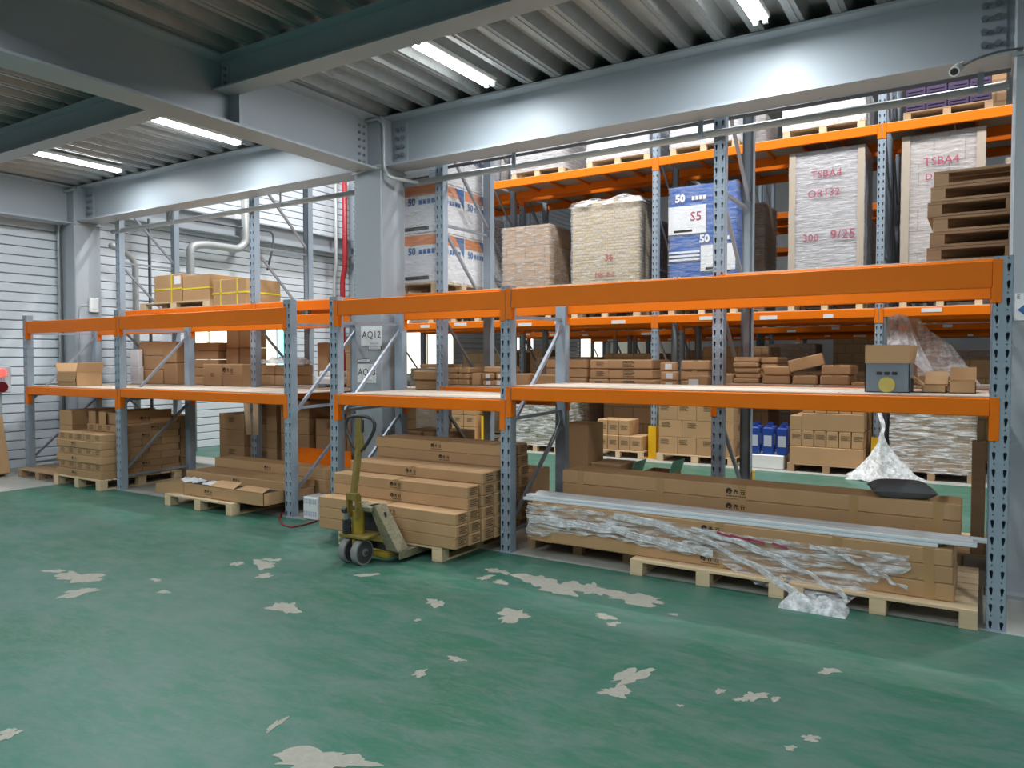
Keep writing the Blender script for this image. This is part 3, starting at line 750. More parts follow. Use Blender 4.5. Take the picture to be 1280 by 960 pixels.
for k in range(3):
    xs_ = [-4.33, -4.02, -3.72, -3.15] if k % 2 == 0 else [-4.33, -3.95, -3.45, -3.15]
    for i in range(3): carton(xs_[i], xs_[i+1], YF+.02, YF+1.0, ZP+k*.265, ZP+(k+1)*.265, 'large kraft carton in the three-layer block, %s, %s from wall' % (LAY[k], ORD[i]), 'large cartons in the three-layer block', 'kraft', None, (('front', LINES, .3, .7, 1.3), ('side', LINES, .3, .6, 1.5)))
for i in range(3): carton(-4.3+i*.38, -3.93+i*.38, YF+.05, YF+.9, ZP+.795, ZP+1.0, 'kraft carton on top of the three-layer block, %s from wall' % ORD[i], 'cartons on top of the three-layer block')
pallet(-2.36, -1.32, YF-.05, YF+.95, 0, 'floor pallet under kraft cartons left of the film-tangled guard', 'old_wood')
carton(-2.33, -1.36, YF-.04, YF+.9, ZP, ZP+.24, 'wide low kraft tray carton at the bottom of the pallet by the film', None, 'kraft')
stack(-2.33, -1.36, YF-.03, YF+.9, ZP+.24, 6, 1, .235, 'upright small kraft carton in the row above the low tray carton', 'row of six upright small cartons', marks=(('front', LINES, .5, .6, 1.1),))
carton(-2.17, -1.36, YF-.03, YF+.9, ZP+.475, ZP+.72, 'wide kraft carton lying over the row of six small cartons', None, 'kraft')
carton(-2.33, -2.17, YF-.03, YF+.9, ZP+.475, ZP+.68, 'narrow kraft carton at the end of the wide top carton', None, 'kraft')
stack(-2.17, -1.36, YF-.02, YF+.9, ZP+.72, 5, 1, .235, 'small kraft carton in the topmost row above the wide carton', 'topmost row of small cartons', marks=(('front', LINES, .5, .6, 1.1),))
f_ = wrapped(-1.05, -.06, YF+.02, YF+.95, 0, 1.05, 'film-wrapped floor load of kraft cartons right of the film-tangled guard', 'kraft_cartons', 'wrap_loose', pm='old_wood')
pallet(-8.5, -7.9, YF+.1, YF+1, 0, 'floor pallet under stacked cartons seen below the middle shelf', 'pine')
stack(-8.48, -7.92, YF+.12, YF+.6, ZP, 2, 3, .22, 'kraft carton in the floor stack past the grey post', 'cartons in the floor stack left of the guard', marks=(('front', LINES, .5, .6, 1.1),))
bd = MB().box(-3.0, -2.42, YF, YF+.8, 0, .2, .01).build('pallet_cover', 'white_plastic'); tag(bd, 'white covered low platform under the blue containers', 'platform')
for i in range(3):
    for j in range(2):
        x = -2.86+i*.2-.04*j; y = YF+.14+j*.3
        r = empty('blue_container', (x, y, .2)); tag(r, 'tall blue plastic container on the white platform, %s row, %s from wall' % (('front', 'back')[j], ORD[i]), 'container', 'blue containers on the white platform')
        MB().box(x-.08, x+.08, y-.08, y+.08, .2, .60, .02).build('body', 'blue_bottle', r); MB().cyl((x, y, .60), (x, y, .65), .04, 10).build('cap', 'blue_bottle', r)
        MB().box(x-.055, x+.055, y-.083, y-.078, .32, .48).build('label', 'grey_print', r)
# film tangled at the guard
def heap(cx, cy, rx, ry, h, seed, n=40):
    r = random.Random(seed); ph = [r.uniform(0, 6.28) for _ in range(8)]
    b = MB()
    def f(u, v):
        a = u*2*math.pi; k = 1+.18*math.sin(3*a+ph[0])+.13*math.sin(7*a+ph[1])+.08*math.sin(13*a+ph[2]+v*5)
        rr = (1-v)**1.7*.95+.05
        z = h*v+.03*math.sin(a*9+v*20+ph[3])*(1-v)*.6
        return (cx+rx*rr*k*math.cos(a), cy+ry*rr*k*math.sin(a), max(.002, z+.01))
    return b.grid(f, n, 18)
o = heap(-1.12, 10.98, .42, .26, .62, 4).build('plastic_film', 'film_white', None, True); tag(o, 'crumpled white plastic film heaped on the floor against a yellow guard', 'plastic film')
def ff(u, v): return (-1.14+.05*(u-.5)+.03*math.sin(v*9), 10.99+.03*math.sin(v*13+u*4)+.36*v, .55+.72*v)
MB().grid(ff, 4, 16).build('trailing_strip', 'film_white', o, True)

# ---- tall rack behind the low racks: top level
ZL2 = 2.332
pallet(-10.75, -9.1, 6.62, 7.4, ZL2, 'pallet on the tall rack carrying three strapped cartons', 'pine', .10)
for i, (x0, x1, h_, lb) in enumerate([(-10.45, -9.78, .40, 'kraft carton with yellow straps and a white label, first of three on the high pallet'), (-9.76, -9.15, .36, 'kraft carton with one yellow strap between two double-strapped cartons'), (-9.1+.02, -8.38, .36, 'kraft carton with two yellow straps next to the slotted post')]):
    z0 = ZL2+.10 if i < 2 else ZL2
    o = carton(x0, x1, 6.66, 7.25, z0, z0+h_, lb, None, 'kraft'); e = .004
    for f in ((.65,) if i == 0 else () if i == 1 else (.25, .75)):
        xc = x0+(x1-x0)*f; MB().box(xc-.01, xc+.01, 6.66-e, 7.25+e, z0-.001, z0+h_+e).build('strap', 'yellow_strap', o)
    MB().box(x0-e, x1+e, 6.66-e, 7.25+e, z0+h_*.45, z0+h_*.45+.02).build('strap', 'yellow_strap', o)
    if i == 0: MB().box(x1-.17, x1-.02, 6.66-.003, 6.665, z0+.25, z0+.37).build('paper_label', 'paper', o)
wo = empty('wrapped_pallet_load', (-5.65, 7.1, ZL2)); tag(wo, 'white cartons with orange and blue print stacked in film beside the column', 'pallet load')
pallet(-6.2, -5.1, 6.6, 7.6, ZL2, '', 'pine', .13, parent=wo)
zb = ZL2+.13
for k in range(3):
    z0 = zb+k*.55; z1 = z0+.545
    for i in range(2):
        for j in range(2):
            x0 = -6.18+i*.54; y0 = 6.62+j*.48
            q = MB().box(x0, x0+.535, y0, y0+.475, z0, z1, .006).build('carton', 'white_carton', wo)
            if j == 0:
                MB().box(x0+.03, x0+.53, y0-.003, y0+.005, z1-.13, z1-.02).build('orange_band', 'orange_print', q); MB().box(x0, x0+.03, y0-.003, y0+.005, z1-.2, z1-.02).build('blue_band', 'blue_print', q)
                writing('50', .11, (x0+.16, y0-.005, z1-.2), 'blue_print', q, bold=.004)
                for n_ in range(4): MB().box(x0+.26+n_*.06, x0+.305+n_*.06, y0-.004, y0+.004, z1-.23, z1-.18).build('printed_letters', 'blue_print', q)
                MB().box(x0+.03, x0+.4, y0-.003, y0+.005, z0+.03, z0+.07).build('black_print', 'ink', q)
            if i == 1:
                X = x0+.535
                MB().box(X-.005, X+.003, y0+.02, y0+.45, z1-.13, z1-.02).build('orange_band', 'orange_print', q); MB().poly([(X+.002, y0+.30, z1-.02), (X+.002, y0+.475, z1-.02), (X+.002, y0+.475, z1-.24)], (.002, 0, 0)).build('blue_band', 'blue_print', q)
                writing('50', .11, (X+.005, y0+.12, z1-.2), 'blue_print', q, SIDE, .004)
                for n_ in range(4): MB().box(X-.004, X+.004, y0+.2+n_*.055, y0+.24+n_*.055, z1-.23, z1-.18).build('printed_letters', 'blue_print', q)
                MB().cyl((X-.002, y0+.24, z0+.2), (X+.003, y0+.24, z0+.2), .1, 20).build('printed_plate', 'grey_print', q) if False else None
def fw_(u, v):
    a = u*4; k = int(a) % 4; t_ = a-int(a); cx = [(-6.21, 6.59), (-5.07, 6.59), (-5.07, 7.6), (-6.21, 7.6)]; p = cx[k]; q = cx[(k+1) % 4]
    if u >= 1: p = q = cx[0]
    return (p[0]+(q[0]-p[0])*t_+.006*math.sin(v*40+u*30), p[1]+(q[1]-p[1])*t_+.006*math.sin(v*31+u*50), zb-.03+1.69*v)
MB().grid(fw_, 32, 20).build('stretch_wrap', 'wrap_clear', wo, True)
# stack of bare pallets by the right column
ps = 'bare brown wooden pallet stacked beside the right-hand column'
for k in range(6):
    dx = .02*((k*7) % 3-1)
    q = pallet(-.36+dx, .74+dx, 6.56, 7.6, ZL2+k*.114, ps+', '+LAY[k], 'brown_wood', .114, group='bare pallets stacked by the right column', n=6)
    for f in (0, .46, .92): MB().box(-.36+dx, .74+dx, 6.56+1.04*f-.001, 6.56+1.04*f+.08, ZL2+k*.114+.002, ZL2+k*.114+.022, .002).build('bottom_board', 'brown_wood', q)

# ---- tall rack, shelf level (behind the low racks' shelf)
def S2(u): 
    x = at(u, 470, Y=6.7).x
    return (1.215 if x < X2[1] else 1.235 if x < X2[2] else 1.30 if x < X2[3] else 1.375)+.012
def cpx(u0, u1, vt, label, group=None, Y=6.72, dp=.45, nz=1, nx=1, m='kraft', vb=None, marks=(), tape=None, z0=None, name='carton', clamp=True):
    xa = at(u0, 460, Y=Y).x; xb = at(u1, 460, Y=Y).x; zt = at((u0+u1)/2, vt, Y=Y).z
    zb_ = S2((u0+u1)/2) if z0 is None else z0
    bh = (zt-zb_)/nz
    for k in range(nz):
        for i in range(nx):
            a = xa+(xb-xa)*i/nx; c = xa+(xb-xa)*(i+1)/nx
            jx = random.uniform(-.012, .012) if nz > 1 else 0; gx = .004 if nx > 1 else 0
            lb = label+(', '+LAY[k] if nz > 1 else '')+(', '+ORD[i]+' from wall' if nx > 1 else '')
            carton(a+jx*(nx < 2)+gx, c+jx*(nx < 2)-gx, Y+random.uniform(0, .02)*(nz > 1), Y+dp, zb_+k*bh, zb_+(k+1)*bh-.003*(nz > 1), lb, group, m, tape, marks, name, .012)
lm = (('front', LINES, .5, .5, .8),)
# left bay
cpx(173, 203, 427, 'brown carton in the tall stack on the shelf beside the white boxes', 'cartons in the shelf stack by the white boxes', nz=3, m='kraft', nx=1)
cpx(203.5, 220, 427, 'narrow brown carton in the tall shelf stack beside the white boxes', 'narrow cartons in the shelf stack by the white boxes', nz=2, m='kraft', dp=.16)
cpx(231, 272, 428, 'flat crushed brown carton in the shelf pile under the window', 'crushed flat cartons in the shelf pile', nz=5, m='kraft', Y=6.9)
cpx(253, 277, 455, 'square kraft carton standing before the crushed flat cartons', None, Y=6.66, dp=.22, marks=lm); cpx(277.5, 303, 455, 'square kraft carton with printed mark beside the slotted post', None, Y=6.66, dp=.22, marks=(('front', STAMP, .3, .7, 1.6),))
cpx(282, 314, 411, 'brown carton in the tallest shelf stack behind the slotted post', 'cartons in the tallest shelf stack', nz=3, nx=2, Y=6.98, m='kraft', dp=.28)
for k, (u0, u1, vt, z0) in enumerate([(156, 168, 428, None), (157, 172, 456, None)]):
    pass
o = MB().box(-11.03, -10.80, 6.62, 6.70, S2(160), S2(160)+.26, .01).build('white_box', 'white_carton'); tag(o, 'lower white box standing at the end of the shelf', 'box')
o = MB().box(-11.03, -10.82, 6.62, 6.70, S2(160)+.262, S2(160)+.52, .01).build('white_box', 'white_carton'); tag(o, 'upper white box stacked on another at the end of the shelf', 'box')
# second bay
cpx(325, 360, 456, 'low kraft carton on the shelf under crumpled white film', 'low cartons under crumpled film', nz=2, Y=6.8, nx=2, m='kraft')
crumple(at(328, 460, Y=6.8).x, at(362, 460, Y=6.8).x, 6.74, 7.2, 1.235+.345, .05, 8).build('plastic_film', 'film_white', None, True)
tag(bpy.data.objects['plastic_film.001'], 'crumpled white film lying on the low shelf cartons', 'plastic film')
cpx(430, 446, 420, 'tall brown carton in the shelf stack left of the column', 'cartons in the shelf stack left of the column', nz=3, Y=6.75, m='kraft')
cpx(396, 410, 428, 'carton with pale label standing on the shelf left of the column', None, Y=7.0, dp=.3, nz=1, m='kraft', z0=1.247)
sh = MB().box(at(365, 480, Y=6.6).x, at(398, 480, Y=6.6).x, 6.6, 6.74, 1.248, 1.27, .004).build('metal_sheet', 'sheet_metal'); tag(sh, 'flat metal sheet lying on the shelf beside the column', 'sheet')
x = -7.02; r = empty('power_tool_case', (x, 6.9, 1.247)); tag(r, 'small white and dark rounded appliance on the shelf left of the column', 'appliance')
MB().box(x-.2, x+.2, 6.75, 7.0, 1.265, 1.38, .04).build('body', 'white_plastic', r); MB().box(x-.12, x+.17, 6.77, 6.98, 1.38, 1.45, .03).build('lid', 'white_plastic', r); MB().box(x-.21, x+.21, 6.74, 7.01, 1.247, 1.28, .01).build('base', 'dark_steel', r)
# third bay
cpx(516, 546, 463, 'kraft carton in the low shelf pile right of the column', 'cartons in the low pile right of the column', nz=2, nx=1, Y=6.75, m='kraft')
cpx(524, 550, 455, 'open-topped brown carton lying on the low pile right of the column', None, Y=6.9, m='kraft', z0=1.5)
cpx(557, 586, 459, 'tan taped carton stacked right of the slotted post', 'tan cartons right of the slotted post', nz=3, Y=6.75, m='kraft', nx=2, tape='y')
cpx(589, 600, 466, 'brown carton lying between the tan stack and the labelled cartons', None, Y=6.76, dp=.12, m='kraft')
for k, (u0, u1, vt, nz) in enumerate([(601, 616, 478-12, 2), (617, 630, 466, 2)]):
    cpx(u0, u1, vt, 'small kraft carton with white label, %s stack from wall' % ORD[k], 'small labelled cartons on the shelf', nz=nz, Y=6.72, dp=.3, m='kraft', marks=(('paper', .5),))
cpx(604, 632, 458, 'kraft carton laid across the small labelled cartons', None, Y=6.74, dp=.3, z0=at(610, 466, Y=6.74).z, m='kraft')
cpx(642, 662, 467, 'pale carton with dark torn edge on the shelf', None, Y=6.75, dp=.3, m='kraft'); cpx(668, 697, 468, 'low brown carton in front of the brown shelf pile', None, Y=6.68, dp=.15, m='kraft')
cpx(681, 734, 449, 'brown carton in the three-high shelf pile with pale top', 'brown cartons in the three-high shelf pile', nz=3, nx=2, Y=6.9, m='kraft', dp=.4)
cpx(735, 760, 449, 'brown taped carton end in the shelf pile', 'taped carton ends in the shelf pile', nz=3, Y=6.72, dp=.5, m='kraft', marks=lm)
cpx(760.5, 817, 449, 'long tan carton with printed marks in the shelf pile', 'long tan printed cartons on the shelf', nz=3, Y=6.72, dp=.5, m='kraft', marks=(('front', LINES, .45, .5, 1.1),))
o = MB().box(at(800, 478, Y=6.62).x, at(825, 478, Y=6.62).x, 6.62, 6.71, 1.313, 1.345, .003).build('cardboard_sheet', 'kraft'); tag(o, 'flat pale cardboard sheet lying beside the labelled long cartons', 'cardboard')
cpx(826, 848, 452, 'long carton end with white label in the stack of three', 'long cartons with white labels, stack of three', nz=3, Y=6.7, dp=.05, m='kraft', marks=(('paper', .5),))
cpx(850, 888, 450, 'tan side of a long carton in the labelled stack of three', 'long tan cartons in the labelled stack', nz=3, Y=6.72, dp=.5, m='kraft', tape='y')
cpx(859, 886, 469, 'single low brown carton with white label before the slotted post', None, Y=6.6, dp=.09, m='kraft', marks=(('paper', .3),))
cpx(889, 917, 467, 'low tan carton on the shelf behind the slotted post', None, Y=6.8, m='kraft', dp=.3)
for u0, u1, vt, vb in [(828, 846, 455, 0), (828, 846, 464, 0), (828, 846, 473, 0), (864, 872, 473, 0)]:
    Yq = 6.69 if u0 < 850 else 6.598
# fourth bay
cpx(917, 949, 446, 'ragged flat carton in the five-high shelf stack', 'ragged flat cartons in the five-high stack', nz=5, Y=6.7, dp=.4, m='kraft')
cpx(950, 972, 446, 'ragged flat carton in the stack next to the five-high one', 'ragged flat cartons in the neighbouring stack', nz=4, Y=6.75, dp=.4, m='kraft')
cpx(952, 987, 457, 'kraft carton in the two-high pair on the shelf', 'cartons in the first two-high pair', nz=2, Y=6.6, dp=.14, m='kraft')
cpx(990, 1022, 469, 'kraft carton under a tilted carton on the shelf', None, Y=6.62, dp=.35, m='kraft')
q = carton(-.14, .14, -.16, .16, 0, .10, 'tilted kraft carton resting on another on the shelf', None, 'kraft', 'y')
p = at(1010, 466, Y=6.78); q.location = (p.x, 6.78, 1.387+.135); q.rotation_euler = (0, math.radians(-14), .15)
cpx(1025, 1063, 456, 'taped kraft carton in the two-high pair near the blue-grey carton', 'cartons in the second two-high pair', nz=2, Y=6.6, dp=.4, m='kraft', tape='y')
cpx(1064, 1082, 478, 'flat carton offcut on the shelf beside the blue-grey carton', None, Y=6.6, dp=.2, m='kraft')
cpx(1146, 1200, 458, 'kraft carton in the row under the draped film', 'row of cartons under the draped film', nz=1, nx=3, Y=6.9, dp=.09, m='kraft')
cpx(1132, 1147, 396, 'narrow tall carton stack standing under the draped film', 'narrow cartons under the draped film', nz=3, Y=7.0, dp=.3, m='kraft')
cpx(1150, 1180, 425, 'brown carton at the back of the film-draped stack', 'brown cartons at the back of the draped stack', Y=7.05, dp=.3, nz=2, m='kraft')
# draped film over that stack
def drape(path_top, drop, wv, n, seed):
    r = random.Random(seed); ph = [r.uniform(0, 6.28) for _ in range(6)]
    P = [Vector(p) for p in path_top]; Q = [Vector(p) for p in drop]
    def lerp(L_, u):
        k = u*(len(L_)-1); i = min(int(k), len(L_)-2); return L_[i].lerp(L_[i+1], k-i)
    def f(u, v):
        p = lerp(P, u).lerp(lerp(Q, u), v); a = wv*math.sin(math.pi*min(1, v*1.2+.1))
        return (p.x+a*.4*math.sin(u*31+ph[0]), p.y-a*(math.sin(u*37+v*4+ph[1])+.5*math.sin(u*71+ph[2]+v*9)), p.z+a*.3*math.sin(v*25+u*11+ph[3]))
    return MB().grid(f, n, 24)
def ap(u, v, Y): return at(u, v, Y=Y)
o = drape([ap(1110, 396, 6.98), ap(1122, 392, 6.95), ap(1134, 394, 6.95)], [ap(1109, 436, 6.75), ap(1124, 437, 6.7), ap(1176, 484, 6.66)], .02, 40, 2).build('plastic_film', 'film_white', None, True)
tag(o, 'bright crinkled plastic film hanging down the carton stack behind the blue-grey carton', 'plastic film')
o = drape([ap(1146, 398, 6.97), ap(1165, 415, 6.97), ap(1190, 432, 6.9)], [ap(1146, 470, 6.85), ap(1185, 470, 6.8), ap(1228, 484, 6.6)], .015, 40, 9).build('plastic_film', 'film_thin', None, True)
tag(o, 'thin clear film draped slantwise over the carton row near the right post', 'plastic film')
# ---- low racks' own shelf
open_carton(-10.72, -10.25, 5.40, 5.75, 1.235, 1.43, 'small open kraft carton with raised flaps on the shelf by the white wall', 'kraft', ((1, 78), (2, 62), (0, -80), (3, 70)), .13)
zB = 1.383
o = open_carton(at(1081, 470, Y=5.45).x, at(1137, 470, Y=5.45).x, 5.45, 5.78, zB, zB+.19, 'open blue-grey carton with gold round seal on the shelf', 'grey_blue_carton', ((0, 92), (1, 88), (3, 80)), .12, fm='kraft')
xa, xb = at(1081, 470, Y=5.45).x, at(1137, 470, Y=5.45).x
MB().cyl(((xa+xb)/2, 5.4495, zB+.05), ((xa+xb)/2, 5.444, zB+.05), .05, 24).build('seal', 'gold', o)
for dx in (-.045, 0, .045): MB().box((xa+xb)/2+dx-.016, (xa+xb)/2+dx+.016, 5.447, 5.452, zB+.115, zB+.135).build('printed_letters', 'ink', o)
open_carton(at(1153, 480, Y=5.6).x, at(1183, 480, Y=5.6).x, 5.55, 5.85, zB, zB+.045, 'low dark open carton with a raised brown flap on the shelf', 'kraft', ((2, 38), (1, 50)), .11, fm='kraft')
open_carton(at(1186, 480, Y=5.6).x, at(1220, 480, Y=5.6).x, 5.55, 5.85, zB, zB+.075, 'dark brown open carton at the shelf end by the right post', 'kraft', ((1, 80),), .09, fm='kraft')

# ------------------------------------------------------------------ floor loads of the low racks
# bay by the wall
pallet(-11.12, -10.12, 5.06, 6.1, 0, 'empty-edged worn pallet next to the white wall', 'old_wood', .115)
for k in range(4): carton(-10.62, -10.3, 5.36, 6.0, .116+k*.20, .116+(k+1)*.20, 'brown carton in the narrow stack next to the white wall, '+LAY[k], 'narrow stack next to the white wall', 'kraft', None, (('side', LINES, .4, .6, 1.3),))
pallet(-10.10, -9.04, 5.02, 6.12, 0, 'pale pallet under the pile of alternating small and long cartons', 'pine', .13)
z = .131
h_ = .091
mk = (('side', STAMP, .55, .5, .75),)
for k in range(6):
    if k % 2 == 0:
        for j in range(4):
            y0 = 5.04+j*.27
            carton(-10.08, -9.055, y0, y0+.266, z, z+h_, 'long kraft carton lying across the wall-side pile, %s, %s row back' % (LAY[k], ORD[j]), 'long cartons across the wall-side pile', 'kraft' if j == 0 else 'kraft', None, (('front', STAMP, .42, .5, .75),) if j == 0 else ())
    else:
        for i in range(5):
            x0 = -10.06+i*.201
            carton(x0, x0+.197, 5.06, 6.1, z, z+h_, 'square-ended kraft carton in the wall-side pile, %s, %s from wall' % (LAY[k], ORD[i]), 'square-ended cartons in the wall-side pile', 'kraft' if i < 4 else 'kraft', None, (('front', LINES, .5, .5, .9),)+(mk if i == 4 else ()))
    z += h_
for i in range(4):
    x0 = -9.86+i*.201
    carton(x0, x0+.197, 5.32, 6.12, z, z+h_, 'kraft carton in the set-back top layer of the wall-side pile, %s from wall' % ORD[i], 'set-back top layer of the wall-side pile', 'kraft', None, (('front', LINES, .5, .5, .9),)+(mk if i == 3 else ()))
z += h_
o = open_carton(-9.62, -9.25, 5.38, 6.12, z, z+.15, 'long open kraft carton on top of the wall-side pile with flaps folded out', 'kraft', ((2, 80), (3, 85)), .02, fm='kraft')
stamp(o, 'side', -9.62, -9.25, 5.38, 6.12, z, z+.15, STAMP, .5, .4, 1.)
for x0, x1 in ((-9.84, -9.68), (-9.6, -9.45)): MB().box(x0, x1, 5.335, 5.342, z, z+.16).build('flap', 'kraft', o)
for k in range(6): carton(-9.95, -9.08, 6.14, 6.36, .0+k*.14, .14+k*.14, 'brown carton in the column behind the wall-side pile, '+LAY[k], 'column behind the wall-side pile', 'kraft', None, (('side', LINES, .5, .5, .9),))
# second bay: pallet with opened long carton
pallet(-7.60, -6.46, 4.93, 6.03, 0, 'pale pallet jutting from the rack under an opened long carton', 'pine', .125)
zz = .126
oc = open_carton(-7.36, -6.06, 5.0, 5.26, zz, zz+.13, 'opened long kraft carton with torn flaps and white foil on the jutting pallet', 'kraft', ((0, 100),), .0001)
MB().poly([(-7.36, 5.0, zz+.02), (-7.36, 5.0, zz+.14), (-7.40, 4.99, zz+.17), (-7.80, 4.96, zz+.09), (-7.82, 4.96, zz-.02)], (0, .006, 0)).build('flap', 'kraft', oc)
for x0, x1, dz in ((-6.92, -6.52, .05), (-6.5, -6.08, .03)): MB().poly([(x0, 5.0, zz+.13), (x1, 5.0, zz+.13), (x1-.02, 5.12, zz+.13+dz), (x0+.05, 5.12, zz+.13+dz)], (0, -.004, .004)).build('flap', 'kraft', oc)
stamp(oc, 'front', -7.36, -6.06, 5.0, 5.2, zz, zz+.13, STAMP, .33, .5, .9)
crumple(-7.62, -7.28, 5.10, 5.25, zz+.125, .03, 12).build('foil', 'foil_white', oc, True); crumple(-7.16, -6.88, 5.08, 5.24, zz+.13, .02, 13).build('foil', 'foil_white', oc, True)
MB().box(-7.3, -6.1, 5.03, 5.24, zz+.09, zz+.12).build('foam_insert', 'black_foam', oc)
carton(-7.72, -6.02, 5.28, 5.64, zz, zz+.115, 'hidden lower long carton behind the opened one', None, 'kraft')
carton(-7.74, -6.03, 5.29, 5.66, zz+.115, zz+.20, 'flat long kraft carton with black mark lying behind the opened carton', None, 'kraft', None, (('front', STAMP, .52, .5, .8),), 'long_carton')
carton(-7.8, -5.7, 5.68, 5.98, zz, zz+.19, 'lower long carton at the back of the opened carton pallet', None, 'kraft', None, (), 'long_carton')
carton(-7.78, -5.68, 5.70, 5.95, zz+.19, zz+.30, 'long kraft carton at the back of the pallet with the opened carton', None, 'kraft', None, (('front', STAMP, .45, .5, .8),), 'long_carton')
# white perforated heater box and its lead
r = empty('perforated_box', (-5.62, 5.3, 0)); tag(r, 'small white perforated metal box on the floor between the racks', 'appliance')
MB().box(-5.72, -5.52, 5.20, 5.42, .01, .235, .01).build('housing', 'white_plastic', r)
for a in range(2):
    for k in range(6):
        for q in range(2):
            x = -5.70+k*.03; zq = (.17 if a else .05)+q*.026; MB().box(x, x+.016, 5.197, 5.203, zq, zq+.02).build('vent_slot', 'grey_print', r)
pts = [at(u, v, Z=.008) for u, v in [(396, 651), (380, 656), (365, 659), (353, 656), (349, 648), (354, 638), (365, 628)]]
sm = []
for i in range(len(pts)-1):
    for k in range(4): sm.append(pts[i].lerp(pts[i+1], k/4))
sm.append(pts[-1])
o = MB().tube(sm, .008, 6).build('power_cable', 'cable_red', None, True); tag(o, 'dark red power cable looping on the floor by the white perforated box', 'cable')
o = MB().tube([(-5.5, 5.36, .2), (-5.44, 5.3, .26), (-5.4, 5.28, .34), (-5.36, 5.4, .33), (-5.42, 5.5, .2), (-5.47, 5.5, .02)], .008, 6).build('power_cable', 'cable_black', None, True); tag(o, 'black cable hanging behind the white perforated box', 'cable')
# dark stacks on the floor of the tall rack
gD = 'dark brown floor carton behind the opened carton pallet'
for i, x0 in enumerate((-8.9, -8.32, -7.66, -7.08, -6.5)):
    n_ = (4, 5, 5, 4, 5)[i]
    for k in range(n_): carton(x0, x0+.52, 6.6+.05*(i % 2), 7.3, k*.215, (k+1)*.215, gD+', %s, %s stack from wall' % (LAY[k], ORD[i]), 'dark floor stacks behind the opened carton', 'kraft', None, (('front', LINES, .5, .6, 1.2),) if k % 2 else ())
for x, lean in ((-8.05, .12), (-7.92, .05)):
    o = MB().bar((x, 6.42, .62), (x-lean, 6.47, 1.18), .07, .03).build('timber_offcut', 'pine'); tag(o, '%s pale timber offcut wedged behind the opened carton pallet' % ('slanting' if lean > .1 else 'nearly upright'), 'timber', 'timber offcuts')
o = MB().box(-6.9, -5.9, 6.06, 6.07, 0, .58).build('orange_board', 'orange'); tag(o, 'orange board standing on edge behind the opened carton pallet', 'board')
for i in range(2):
    for k in range(3): carton(-5.72+i*.36+.02, -5.38+i*.36, 6.62, 7.2, k*.26, k*.26+.26, 'dark floor carton behind the middle column, %s, %s from wall' % (LAY[k], ORD[i]), 'dark cartons behind the middle column', 'kraft')
# pallet truck load
PX0, PX1, PY0 = -4.70, -3.58, 4.67
pallet(PX0, PX1, PY0, PY0+1.08, 0, 'pale pallet on the hand pallet truck under long cartons', 'pine', .118)
H1 = .0935
cols = [(4.66, 3, -4.93, 0), (4.825, 5, -4.91, 0), (4.995, 6, -4.90, .02), (5.16, 6, -4.9, .03), (5.325, 8, -4.92, .06), (5.49, 8, -4.92, .06)]
for ci, (y0, n_, x0, dx) in enumerate(cols):
    for k in range(n_):
        ex = random.uniform(-.012, .012)
        top = k == n_-1
        lb = ['long kraft carton in the front row of the pallet truck load', 'long kraft carton in the second step of the pallet truck load', 'long kraft carton in the third step of the pallet truck load', 'long kraft carton hidden mid-load on the pallet truck', 'long kraft carton in the highest row of the pallet truck load', 'long kraft carton in the rearmost row of the pallet truck load'][ci]
        vis = ci == 0 or k >= cols[ci-1][1]
        mk_ = ((('front', STAMP, .52+random.uniform(-.04, .04), .5, .85),) if vis else ())+(('side', LINES, .5, .5, 1.),)
        carton(x0+ex+dx, -3.435+ex+dx, y0, y0+.162, .119+k*H1, .119+(k+1)*H1, lb+', '+LAY[k], 'pallet truck load row %s' % ['front', 'second', 'third', 'middle', 'highest', 'rear'][ci], 'kraft', 'y' if top else None, mk_, 'long_carton')
